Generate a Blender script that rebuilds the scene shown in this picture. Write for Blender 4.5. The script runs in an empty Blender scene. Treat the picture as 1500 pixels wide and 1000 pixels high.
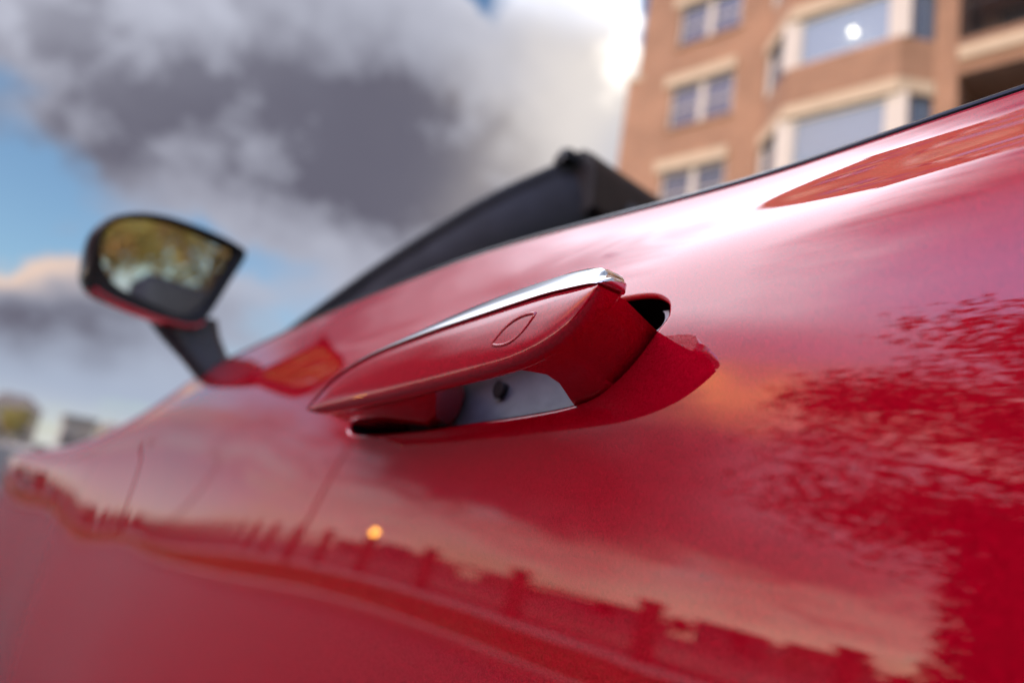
import bpy, math, random
import numpy as np
from mathutils import Vector, Matrix

random.seed(7)
RNG = np.random.default_rng(11)
scene = bpy.context.scene
COL = scene.collection
R = math.radians

# ------------------------------------------------------------------ camera
# car frame: +Y runs forward along the car, +X points into the car, door skin near X = 0
CAM = Vector((-0.19, 0.0, 0.75))
PITCH, YAW, ROLL = R(13.37), R(35.89), R(9.5)
cam_data = bpy.data.cameras.new('camera')
cam = bpy.data.objects.new('camera', cam_data)
COL.objects.link(cam)
scene.camera = cam
cam_data.sensor_width = 36.0
cam_data.lens = 26.4
cam_data.clip_start = 0.01
cam_data.clip_end = 5000
_rt, _up, _fw = Vector((1, 0, 0)), Vector((0, -math.sin(PITCH), math.cos(PITCH))), Vector((0, math.cos(PITCH), math.sin(PITCH)))
_ir = _rt * math.cos(ROLL) + _up * math.sin(ROLL)
_iu = -_rt * math.sin(ROLL) + _up * math.cos(ROLL)
_yaw = Matrix.Rotation(-YAW, 3, 'Z')
_ir, _iu, _fw = _yaw @ _ir, _yaw @ _iu, _yaw @ _fw
M4 = Matrix((_ir, _iu, -_fw)).transposed().to_4x4()
M4.translation = CAM
cam.matrix_world = M4
cam_data.dof.use_dof = True
cam_data.dof.focus_distance = (Vector((-0.02, 0.20, 0.815)) - CAM).dot(_fw)
cam_data.dof.aperture_fstop = 4.8
cam_data.dof.aperture_blades = 0

# ------------------------------------------------------------------ render and exposure
scene.render.engine = 'CYCLES'
scene.cycles.use_denoising = True
scene.cycles.max_bounces = 7
scene.cycles.glossy_bounces = 4
scene.cycles.diffuse_bounces = 2
scene.cycles.transparent_max_bounces = 12
scene.cycles.sample_clamp_indirect = 6.0
scene.view_settings.view_transform = 'Standard'
scene.view_settings.look = 'None'
scene.view_settings.gamma = 1.0
scene.view_settings.use_curve_mapping = False
scene.view_settings.exposure = 0.75

# ------------------------------------------------------------------ sky
SUN_AZ, SUN_EL = R(-95), R(14)          # low evening sun behind thin cloud, over the water
world = bpy.data.worlds.new('World')
scene.world = world
world.use_nodes = True
WT = world.node_tree


class NG:
    """small helper to write node maths"""
    def __init__(s, nt):
        s.nt = nt

    def n(s, t, **kw):
        x = s.nt.nodes.new(t)
        for k, v in kw.items():
            setattr(x, k, v)
        return x

    def put(s, sock, v):
        if isinstance(v, bpy.types.NodeSocket):
            s.nt.links.new(v, sock)
        else:
            sock.default_value = v

    def m(s, op, a, b=0.0, c=0.0, clamp=False):
        x = s.n('ShaderNodeMath', operation=op, use_clamp=clamp)
        s.put(x.inputs[0], a)
        s.put(x.inputs[1], b)
        s.put(x.inputs[2], c)
        return x.outputs[0]

    def vm(s, op, a, b=(0, 0, 0)):
        x = s.n('ShaderNodeVectorMath', operation=op)
        s.put(x.inputs[0], a)
        s.put(x.inputs[1], b)
        return x.outputs['Value'] if op == 'DOT_PRODUCT' else x.outputs[0]

    def scale(s, a, f):
        x = s.n('ShaderNodeVectorMath', operation='SCALE')
        s.put(x.inputs[0], a)
        s.put(x.inputs['Scale'], f)
        return x.outputs[0]

    def noise(s, vec, scale, detail=4, rough=.5, dist=0.0, col=False):
        x = s.n('ShaderNodeTexNoise')
        if vec is not None:
            s.put(x.inputs['Vector'], vec)
        x.inputs['Scale'].default_value = scale
        x.inputs['Detail'].default_value = detail
        x.inputs['Roughness'].default_value = rough
        x.inputs['Distortion'].default_value = dist
        return x.outputs['Color'] if col else x.outputs['Fac']

    def ramp(s, v, a, b, lo=0.0, hi=1.0, smooth=True):
        x = s.n('ShaderNodeMapRange')
        x.interpolation_type = 'SMOOTHSTEP' if smooth else 'LINEAR'
        s.put(x.inputs['Value'], v)
        for i, q in zip((1, 2, 3, 4), (a, b, lo, hi)):
            s.put(x.inputs[i], q)
        return x.outputs[0]

    def mix(s, f, a, b):
        x = s.n('ShaderNodeMix', data_type='RGBA')
        s.put(x.inputs['Factor'], f)
        s.put(x.inputs['A'], a)
        s.put(x.inputs['B'], b)
        return x.outputs['Result']


def sky():
    g = NG(WT)
    bg = WT.nodes['Background']
    tc = g.n('ShaderNodeTexCoord').outputs['Generated']
    d0 = g.vm('NORMALIZE', tc)
    sk = g.n('ShaderNodeTexSky', sky_type='NISHITA')
    sk.sun_disc = False
    sk.sun_elevation = SUN_EL
    sk.sun_rotation = SUN_AZ
    sk.air_density = 1.0
    sk.dust_density = 1.2
    sep = g.n('ShaderNodeSeparateXYZ')
    g.put(sep.inputs[0], d0)
    dz = sep.outputs[2]
    # cloud layer coordinates: a flat layer overhead, so that clouds flatten to the horizon
    den = g.m('ADD', g.m('MAXIMUM', dz, 0.0), 0.16)
    inv = g.m('DIVIDE', 1.0, den)
    lay = g.scale(d0, inv)
    lay = g.vm('MULTIPLY', lay, (1, 1, 0.0))
    warp = g.scale(g.vm('SUBTRACT', g.noise(lay, 0.9, 3, .55, col=True), (.5, .5, .5)), 0.9)
    layw = g.vm('ADD', lay, warp)
    n1 = g.noise(layw, 0.55, 6, .55)
    n2 = g.noise(layw, 1.9, 5, .55)
    n4 = g.noise(g.vm('ADD', d0, g.scale(warp, .12)), 9.0, 5, .6)
    n3 = g.noise(g.vm('ADD', lay, (7.3, 2.1, 0)), 0.33, 3, .5)
    # direction wobble for the larger banks
    wob = g.scale(g.vm('SUBTRACT', g.noise(d0, 3.2, 5, .55, col=True), (.5, .5, .5)), 0.34)
    dw = g.vm('ADD', d0, wob)

    def bank(az, el, wa, we, rot=0.0):
        a, e = R(az), R(el)
        c = Vector((math.sin(a) * math.cos(e), math.cos(a) * math.cos(e), math.sin(e)))
        u = Vector((math.cos(a), -math.sin(a), 0))
        v = u.cross(c)
        v = -v if v.z < 0 else v
        ur = u * math.cos(R(rot)) + v * math.sin(R(rot))
        vr = -u * math.sin(R(rot)) + v * math.cos(R(rot))
        p = g.m('DIVIDE', g.vm('DOT_PRODUCT', dw, tuple(ur)), math.sin(R(wa)))
        q = g.m('DIVIDE', g.vm('DOT_PRODUCT', dw, tuple(vr)), math.sin(R(we)))
        rr = g.m('ADD', g.m('MULTIPLY', p, p), g.m('MULTIPLY', q, q))
        front = g.m('GREATER_THAN', g.vm('DOT_PRODUCT', d0, tuple(c)), 0.2)
        return g.m('MULTIPLY', g.m('EXPONENT', g.m('MULTIPLY', rr, -1.0)), front)

    def add(*xs):
        o = xs[0]
        for x in xs[1:]:
            o = g.m('ADD', o, x)
        return o

    def mul(a, f):
        return g.m('MULTIPLY', a, f)

    # cover: broken clouds everywhere, thicker in the banks ahead, blue gaps low ahead-left
    cover = add(mul(n1, 1.5), mul(n2, 0.45), mul(n4, .35), -0.68)
    banks = add(bank(15, 25, 22, 8, 6), bank(36, 32, 13, 10), bank(8, 32, 26, 6), bank(14, 49, 44, 12), bank(-50, 42, 40, 16, 10), bank(-40, 14, 14, 6), mul(bank(9, 4.5, 18, 2.6), 1.2), mul(bank(-20, 68, 60, 24), .5), bank(-13, 36, 13, 12), bank(-42, 17, 34, 10),
                mul(bank(4, 8, 9, 3, 8), .9))
    gaps = add(mul(bank(-4, 16, 11, 3.0, 14), .85), mul(bank(8, 14.5, 12, 1.5, 8), .6), mul(bank(-2, 21.5, 6, 1.6, 12), .6), mul(bank(25, 38.5, 3.5, 2.0), 1.3), mul(bank(42.5, 40.5, 2.6, 3.2), 1.6))
    cover = add(cover, mul(banks, 0.55), mul(gaps, -0.85))
    cov = g.ramp(cover, 0.36, 0.74)
    # thickness: dark undersides of the banks
    dark = add(mul(bank(12, 25, 19, 6.2, 4), 1.1), mul(bank(27, 25.5, 9, 7, -6), .75), mul(bank(4, 7.5, 11, 2.8, 8), 0.85), mul(bank(5, 31, 22, 5), .45), mul(bank(-32, 17, 16, 8.5), 1.5),
               mul(g.ramp(n3, .48, .70), .55))
    pink = bank(-60, 19, 10, 9)  # pink bank left of the view, placed for the door reflection
    dark = g.m('MULTIPLY', dark, g.ramp(n2, .25, .72, .70, 1.10))
    dark = g.m('MULTIPLY', dark, g.ramp(n4, .32, .66, .45, 1.22))
    dark = g.m('MINIMUM', dark, 1.0)
    bright = add(mul(bank(38, 32, 7, 12), .8), mul(bank(41.2, 37.2, 2.2, 2.8), .8))
    added_glow = g.m('MINIMUM', add(bank(10, 52, 46, 10), bank(34, 54, 13, 9)), 1.0)  # bright banks above and left of the view, added for the shoulder reflection
    added_glow = g.m('MULTIPLY', added_glow, g.ramp(dz, .57, .66))
    added_glow = g.m('MINIMUM', add(added_glow, bank(-19, 37, 12, 11)), 1.0)
    # warm light towards the sun and towards the horizon
    sd = Vector((math.sin(SUN_AZ) * math.cos(SUN_EL), math.cos(SUN_AZ) * math.cos(SUN_EL), math.sin(SUN_EL)))
    sunward = g.ramp(g.vm('DOT_PRODUCT', d0, tuple(sd)), 0.02, 0.92)
    low = g.ramp(dz, 0.0, 0.34, 1.0, 0.0)
    # sunset light on the clouds of the sunward half, by height
    cr = g.n('ShaderNodeValToRGB')
    cr.color_ramp.interpolation = 'EASE'
    hgt = g.m('ADD', dz, g.m('MULTIPLY', g.m('SUBTRACT', n2, .5), .22))
    g.put(cr.inputs[0], hgt)
    pal = [(0.0, (1.7, 1.2, .9)), (.09, (1.2, .78, .62)), (.16, (.40, .19, .18)), (.25, (.14, .05, .07)), (.43, (.20, .09, .12)), (.50, (1.0, .55, .52)), (.58, (.95, .68, 1.0)), (.72, (.78, .82, 1.55)), (1.0, (.55, .60, 1.1))]
    el = cr.color_ramp.elements
    for k, (p_, c_) in enumerate(pal):
        e_ = el[k] if k < 2 else el.new(p_)
        e_.position = p_
    for k, (p_, c_) in enumerate(pal):
        el[k].position = p_
        el[k].color = (*c_, 1)
    lit = g.mix(sunward, g.mix(low, (.30, .31, .37, 1), (.24, .28, .36, 1)), cr.outputs[0])
    shade = g.mix(sunward, (.080, .077, .104, 1), (.10, .045, .065, 1))
    ccol = g.mix(dark, lit, shade)
    ccol = g.mix(g.m('MINIMUM', bright, 1.0), ccol, (.52, .475, .44, 1))
    ccol = g.vm('ADD', ccol, g.scale(g.n('ShaderNodeCombineXYZ').outputs[0], 0.0))
    ccol = g.mix(added_glow, ccol, (2.0, 2.1, 2.4, 1))
    ccol = g.mix(g.m('MINIMUM', mul(add(bank(-45, 29, 6, 2.2, 10), mul(bank(-58, 25, 9, 1.8, 4), .6)), .9), 1.0), ccol, (2.4, .95, .42, 1))
    ccol = g.mix(g.m('MINIMUM', mul(bank(1, 11.8, 7, 1.3, 6), .8), 1.0), ccol, (.62, .44, .33, 1))
    ccol = g.mix(mul(pink, .8), ccol, (1.0, .62, .80, 1))
    ccol = g.mix(g.m('MINIMUM', mul(bank(-33, 15.5, 18, 7.5), 1.35), 1.0), ccol, (.085, .045, .055, 1))  # dark bank left of the view, added to deepen the red door reflection
    hot = g.ramp(bright, 0.8, 1.5, 1.0, 2.6)
    ccol = g.scale(ccol, hot)
    skyc = g.scale(sk.outputs[0], 0.11)
    skyc = g.vm('MULTIPLY', skyc, (0.80, .96, 1.12))
    out = g.mix(cov, skyc, ccol)
    # pale glow along the horizon
    hz = g.ramp(dz, -0.02, 0.075, 1.0, 0.0)
    glow = g.mix(sunward, (.52, .52, .48, 1), (1.2, .82, .55, 1))
    out = g.mix(g.m('MULTIPLY', hz, .75), out, glow)
    g.put(bg.inputs[0], out)
    bg.inputs[1].default_value = 1.0


sky()
sun_data = bpy.data.lights.new('sun', 'SUN')
sun_data.energy = 1.5
sun_data.angle = R(12)
sun_data.color = (1.0, .82, .64)
sun = bpy.data.objects.new('sun', sun_data)
COL.objects.link(sun)
_sd = Vector((math.sin(SUN_AZ) * math.cos(SUN_EL), math.cos(SUN_AZ) * math.cos(SUN_EL), math.sin(SUN_EL)))
sun.rotation_euler = (-_sd).to_track_quat('-Z', 'Y').to_euler()
sun.location = _sd * 40

# ------------------------------------------------------------------ helpers


def new_mat(name):
    m = bpy.data.materials.new(name)
    m.use_nodes = True
    return m, m.node_tree, m.node_tree.nodes['Principled BSDF']


def simple(name, col, rough=.5, metal=0.0, var=.12, scale=14.0, bump=0.0, bscale=60.0, **kw):
    m, nt, p = new_mat(name)
    g = NG(nt)
    tc = g.n('ShaderNodeTexCoord').outputs['Object']
    n = g.noise(tc, scale, 5, .6)
    f = g.ramp(n, .25, .75, 1 - var, 1 + var, smooth=False)
    c = g.scale(tuple(col), f)
    g.put(p.inputs['Base Color'], c)
    g.put(p.inputs['Roughness'], g.ramp(g.noise(tc, scale * 2.3, 4, .6), .3, .7, max(rough - .06, 0.02), rough + .06, smooth=False))
    p.inputs['Metallic'].default_value = metal
    for k, v in kw.items():
        p.inputs[k.replace('_', ' ')].default_value = v
    if bump:
        b = g.n('ShaderNodeBump')
        b.inputs['Strength'].default_value = bump
        b.inputs['Distance'].default_value = .002
        g.put(b.inputs['Height'], g.noise(tc, bscale, 4, .6))
        g.put(p.inputs['Normal'], b.outputs[0])
    return m


class MB:
    def __init__(s):
        s.v, s.f = [], []

    def box(s, lo, hi, fr=None):
        """axis box; fr maps (a, o, z) -> world when given"""
        n = len(s.v)
        for x in (lo[0], hi[0]):
            for y in (lo[1], hi[1]):
                for z in (lo[2], hi[2]):
                    s.v.append(fr(x, y, z) if fr else (x, y, z))
        for q in ((0, 1, 3, 2), (4, 6, 7, 5), (0, 4, 5, 1), (2, 3, 7, 6), (0, 2, 6, 4), (1, 5, 7, 3)):
            s.f.append(tuple(n + i for i in q))
        return s

    def grid(s, P, cu=False, cv=False):
        """P[i][j] points"""
        n = len(s.v)
        a, b = len(P), len(P[0])
        for r in P:
            s.v.extend(tuple(q) for q in r)
        for i in range(a if cu else a - 1):
            for j in range(b if cv else b - 1):
                i2, j2 = (i + 1) % a, (j + 1) % b
                s.f.append((n + i * b + j, n + i2 * b + j, n + i2 * b + j2, n + i * b + j2))
        return s

    def loft(s, rings, cap=True):
        n = len(s.v)
        s.grid(rings, cv=True)
        m = len(rings[0])
        if cap:
            s.f.append(tuple(n + j for j in range(m))[::-1])
            k = n + (len(rings) - 1) * m
            s.f.append(tuple(k + j for j in range(m)))
        return s

    def tube(s, pts, rad, sides=8, cap=True):
        rings = []
        pts = [Vector(p) for p in pts]
        rad = rad if hasattr(rad, '__len__') else [rad] * len(pts)
        ref = None
        for i, p in enumerate(pts):
            t = (pts[min(i + 1, len(pts) - 1)] - pts[max(i - 1, 0)]).normalized()
            if ref is None:
                ref = Vector((0, 0, 1)) if abs(t.z) < .9 else Vector((1, 0, 0))
            u = t.cross(ref).normalized()
            w = u.cross(t)
            ref = w
            rings.append([p + (u * math.cos(2 * math.pi * k / sides) + w * math.sin(2 * math.pi * k / sides)) * rad[i] for k in range(sides)])
        return s.loft(rings, cap)

    def prism(s, poly, d, cap=True):
        """poly of 3D points, extruded by d"""
        d = Vector(d)
        return s.loft([[Vector(p) for p in poly], [Vector(p) + d for p in poly]], cap)

    def build(s, name, mat, parent=None, smooth=None, recalc=True):
        me = bpy.data.meshes.new(name)
        me.from_pydata([tuple(q) for q in s.v], [], s.f)
        if recalc:
            import bmesh
            b = bmesh.new()
            b.from_mesh(me)
            bmesh.ops.recalc_face_normals(b, faces=b.faces)
            b.to_mesh(me)
            b.free()
        me.update()
        if mat is not None:
            me.materials.append(mat)
        if smooth:
            me.polygons.foreach_set('use_smooth', [True] * len(me.polygons))
            me.set_sharp_from_angle(angle=R(smooth))
        o = bpy.data.objects.new(name, me)
        COL.objects.link(o)
        if parent is not None:
            o.parent = parent
        return o


def link_obj(name, me, parent=None):
    o = bpy.data.objects.new(name, me)
    COL.objects.link(o)
    if parent is not None:
        o.parent = parent
    return o


def empty(name, loc=(0, 0, 0)):
    o = bpy.data.objects.new(name, None)
    o.empty_display_size = .2
    COL.objects.link(o)
    o.location = loc
    return o


def tag(o, label=None, cat=None, group=None, kind=None):
    if label:
        o['label'] = label
    if cat:
        o['category'] = cat
    if group:
        o['group'] = group
    if kind:
        o['kind'] = kind
    return o


def bevel(o, w=.004, seg=2):
    m = o.modifiers.new('bevel', 'BEVEL')
    m.width = w
    m.segments = seg
    m.limit_method = 'ANGLE'
    return o


def spline(xs, ys):
    xs = np.array(xs, float)
    ys = np.array(ys, float)
    n = len(xs)
    h = np.diff(xs)
    A = np.zeros((n, n))
    b = np.zeros(n)
    A[0, 0] = A[-1, -1] = 1
    for i in range(1, n - 1):
        A[i, i - 1] = h[i - 1]
        A[i, i] = 2 * (h[i - 1] + h[i])
        A[i, i + 1] = h[i]
        b[i] = 6 * ((ys[i + 1] - ys[i]) / h[i] - (ys[i] - ys[i - 1]) / h[i - 1])
    m = np.linalg.solve(A, b)

    def f(x):
        x = np.clip(np.asarray(x, float), xs[0], xs[-1])
        i = np.clip(np.searchsorted(xs, x) - 1, 0, n - 2)
        t = x - xs[i]
        hh = h[i]
        u = hh - t
        return (m[i] * u**3 + m[i + 1] * t**3) / (6 * hh) + (ys[i] / hh - m[i] * hh / 6) * u + (ys[i + 1] / hh - m[i + 1] * hh / 6) * t
    return f


def sstep(a, b, x):
    t = np.clip((x - a) / (b - a), 0, 1)
    return t * t * (3 - 2 * t)


def catmull(pts, n, closed=False):
    """resample a polyline through pts as a smooth curve with n points"""
    P = [np.array(p, float) for p in pts]
    m = len(P)
    segs = m if closed else m - 1
    out = []
    for k in range(n):
        t = k / n * segs if closed else k / (n - 1) * segs
        i = min(int(t), segs - 1)
        u = t - i
        if closed:
            a, b, c, d = (P[(i + j) % m] for j in (-1, 0, 1, 2))
        else:
            b, c = P[i], P[i + 1]
            a = P[i - 1] if i > 0 else 2 * b - c
            d = P[i + 2] if i + 2 < m else 2 * c - b
        out.append(.5 * ((2 * b) + (-a + c) * u + (2 * a - 5 * b + 4 * c - d) * u * u + (-a + 3 * b - 3 * c + d) * u**3))
    return out


# ------------------------------------------------------------------ ground, road, verge, water
def mat_ground():
    m, nt, p = new_mat('asphalt')
    g = NG(nt)
    tc = g.n('ShaderNodeTexCoord').outputs['Object']
    n = g.noise(tc, 1.3, 5, .6)
    f = g.noise(tc, 90, 3, .6)
    c = g.mix(n, (.030, .030, .033, 1), (.055, .054, .055, 1))
    c = g.mix(g.ramp(f, .55, .7), c, (.13, .13, .13, 1))
    g.put(p.inputs['Base Color'], c)
    p.inputs['Roughness'].default_value = .75
    b = g.n('ShaderNodeBump')
    b.inputs['Strength'].default_value = .4
    b.inputs['Distance'].default_value = .006
    g.put(b.inputs['Height'], f)
    g.put(p.inputs['Normal'], b.outputs[0])
    return m


M_ASPHALT = mat_ground()
M_GROUND = simple('ground_earth', (.12, .11, .09), .9, scale=.4, var=.25)
M_PAVE = simple('paving_concrete', (.34, .32, .30), .8, scale=1.2, var=.15, bump=.3)
M_KERB = simple('kerb_stone', (.42, .40, .38), .75, scale=4, var=.15, bump=.3)
M_WHITE_LINE = simple('road_paint', (.72, .72, .70), .6, scale=6, var=.15)
M_SOIL = simple('turf_soil', (.10, .10, .035), .95, scale=2, var=.3, bump=.5)


def sheet(name, x0, x1, y0, y1, z, mat, **k):
    o = MB().grid([[(x0, y0, z), (x0, y1, z)], [(x1, y0, z), (x1, y1, z)]]).build(name, mat, recalc=False)
    if o.data.polygons[0].normal.z < 0:
        o.data.flip_normals()
    return tag(o, kind='structure', **k)


sheet('ground', -9.2, 1500, -1500, 1500, -0.02, M_GROUND)
sheet('road', -3.6, 6.0, -300, 600, 0.0, M_ASPHALT)


def kerb(x, w):
    o = MB().box((x, -300, -.02), (x + w, 600, .12)).build('kerb', M_KERB)
    bevel(o, .015)
    tag(o, kind='structure')


kerb(-3.78, .16)
kerb(6.02, .16)
sheet('pavement', 6.19, 14.5, -300, 600, .115, M_PAVE)
sheet('grass_verge', -6.9, -3.79, -300, 600, .10, M_SOIL)
sheet('promenade', -9.2, -6.9, -300, 600, .11, M_PAVE)
o = MB().box((-9.5, -300, -2.2), (-9.21, 600, .22)).build('quay_wall', M_KERB)
tag(o, kind='structure')


def water_mat():
    m, nt, p = new_mat('river_water')
    g = NG(nt)
    tc = g.n('ShaderNodeTexCoord').outputs['Object']
    p.inputs['Base Color'].default_value = (.03, .045, .05, 1)
    p.inputs['Roughness'].default_value = .25
    p.inputs['IOR'].default_value = 1.33
    b = g.n('ShaderNodeBump')
    b.inputs['Strength'].default_value = .7
    b.inputs['Distance'].default_value = .15
    g.put(b.inputs['Height'], g.noise(tc, 1.4, 4, .6))
    g.put(p.inputs['Normal'], b.outputs[0])
    return m


sheet('river', -1500, -9.3, -1500, 1500, -1.4, water_mat())
o = MB().grid([[(-150, -900, -1.39), (-150, 1200, -1.39)], [(-158, -900, 1.2), (-158, 1200, 1.2)], [(-1400, -900, 2.0), (-1400, 1200, 2.0)]]).build('far_bank', M_GROUND)
tag(o, kind='structure')
for k in range(14):
    y0 = -20 + k * 9.0
    sheet('lane_marking', 1.15, 1.27, y0, y0 + 3.0, .004, M_WHITE_LINE)
del k


# grass blades on the verge
def grass_patch():
    n = 26000
    x = RNG.uniform(-6.85, -3.85, n)
    y = -6 + 46 * RNG.random(n)**1.6
    h = RNG.uniform(.05, .13, n)
    w = RNG.uniform(.004, .009, n) * (1 + .06 * np.maximum(y, 0))
    a = RNG.uniform(0, 6.28, n)
    lx, ly = RNG.normal(0, .03, n), RNG.normal(0, .03, n)
    v = np.zeros((n, 3, 3))
    v[:, 0] = np.c_[x - w * np.cos(a), y - w * np.sin(a), np.full(n, .098)]
    v[:, 1] = np.c_[x + w * np.cos(a), y + w * np.sin(a), np.full(n, .098)]
    v[:, 2] = np.c_[x + lx, y + ly, .098 + h]
    me = bpy.data.meshes.new('grass')
    me.from_pydata(v.reshape(-1, 3).tolist(), [], np.arange(3 * n).reshape(-1, 3).tolist())
    m, nt, p = new_mat('grass_blades')
    g = NG(nt)
    r = g.n('ShaderNodeNewGeometry').outputs['Random Per Island']
    g.put(p.inputs['Base Color'], g.mix(r, (.09, .11, .025, 1), (.24, .19, .05, 1)))
    p.inputs['Roughness'].default_value = .7
    me.materials.append(m)
    tag(link_obj('grass', me), 'short dry green grass on the verge by the road', 'grass', kind='stuff')


grass_patch()

# ------------------------------------------------------------------ brick apartment building
BP0 = Vector((15.357, 13.818, 0))
BU = Vector((-.15885, .98730, 0))
BN = Vector((-.98730, -.15885, 0))


def bf(a, o, z):
    return BP0 + BU * a + BN * o + Vector((0, 0, z))


def mat_brick():
    m, nt, p = new_mat('brick')
    g = NG(nt)
    tc = g.n('ShaderNodeTexCoord').outputs['Object']
    mp = g.n('ShaderNodeMapping')
    g.put(mp.inputs[0], tc)
    mp.inputs['Rotation'].default_value = (0, 0, -math.atan2(.98730, -.15885))
    sp = g.n('ShaderNodeSeparateXYZ')
    g.put(sp.inputs[0], mp.outputs[0])
    cb = g.n('ShaderNodeCombineXYZ')
    g.put(cb.inputs[0], g.m('ADD', sp.outputs[0], sp.outputs[1]))
    g.put(cb.inputs[1], sp.outputs[2])
    br = g.n('ShaderNodeTexBrick')
    g.put(br.inputs['Vector'], cb.outputs[0])
    br.inputs['Color1'].default_value = (.41, .215, .13, 1)
    br.inputs['Color2'].default_value = (.34, .175, .11, 1)
    br.inputs['Mortar'].default_value = (.38, .27, .19, 1)
    br.inputs['Scale'].default_value = 1.0
    br.inputs['Brick Width'].default_value = .215
    br.inputs['Row Height'].default_value = .075
    br.inputs['Mortar Size'].default_value = .010
    n = g.noise(tc, .8, 4, .6)
    c = g.scale(br.outputs['Color'], g.ramp(n, .3, .7, .86, 1.12))
    g.put(p.inputs['Base Color'], c)
    p.inputs['Roughness'].default_value = .85
    b = g.n('ShaderNodeBump')
    b.inputs['Strength'].default_value = .5
    b.inputs['Distance'].default_value = .008
    g.put(b.inputs['Height'], g.m('SUBTRACT', 1.0, br.outputs['Fac']))
    g.put(p.inputs['Normal'], b.outputs[0])
    return m


M_BRICK = mat_brick()
M_STONE = simple('cream_stone', (.58, .47, .34), .75, scale=3, var=.1, bump=.2)
M_WINFRAME = simple('window_frame_paint', (.62, .58, .53), .5, scale=5, var=.06)
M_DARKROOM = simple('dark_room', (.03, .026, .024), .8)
M_RAIL = simple('black_railing_paint', (.02, .02, .022), .4)
M_CURTAIN = simple('pale_curtain', (.46, .52, .60), .8, scale=1.5, var=.1)
M_BLIND = simple('window_blind', (.62, .66, .70), .7, scale=2, var=.1)


def mat_pane(name, col, transp):
    m, nt, p = new_mat(name)
    g = NG(nt)
    p.inputs['Base Color'].default_value = (*col, 1)
    p.inputs['Roughness'].default_value = .04
    p.inputs['IOR'].default_value = 1.7
    p.inputs['Specular IOR Level'].default_value = .8
    t = g.n('ShaderNodeBsdfTransparent')
    t.inputs[0].default_value = (.85, .9, .95, 1)
    x = g.n('ShaderNodeMixShader')
    x.inputs[0].default_value = transp
    nt.links.new(p.outputs[0], x.inputs[1])
    nt.links.new(t.outputs[0], x.inputs[2])
    nt.links.new(x.outputs[0], nt.nodes['Material Output'].inputs[0])
    return m


M_PANE = mat_pane('window_glass', (.17, .21, .29), .4)
M_PANE_BAY = mat_pane('bay_window_glass', (.32, .45, .60), .3)

bld = empty('apartment_building', bf(0, 0, 0))
tag(bld, 'tall orange brick apartment building with cream lintels and projecting bays', 'building')
bld.rotation_euler = (0, 0, 0)
BINV = Matrix.Translation(-Vector(bld.location))


def bfl(a, o, z):      # facade coordinates -> local to the building empty
    return BP0 + BU * a + BN * o + Vector((0, 0, z)) - Vector(bld.location)


H, NS, ZW0 = 2.95, 10, 1.45      # storey height, storeys, first window bottom
ZTOP = ZW0 + NS * H + .2
BAYP = 12.0                      # the facade repeats every 12 m


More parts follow.
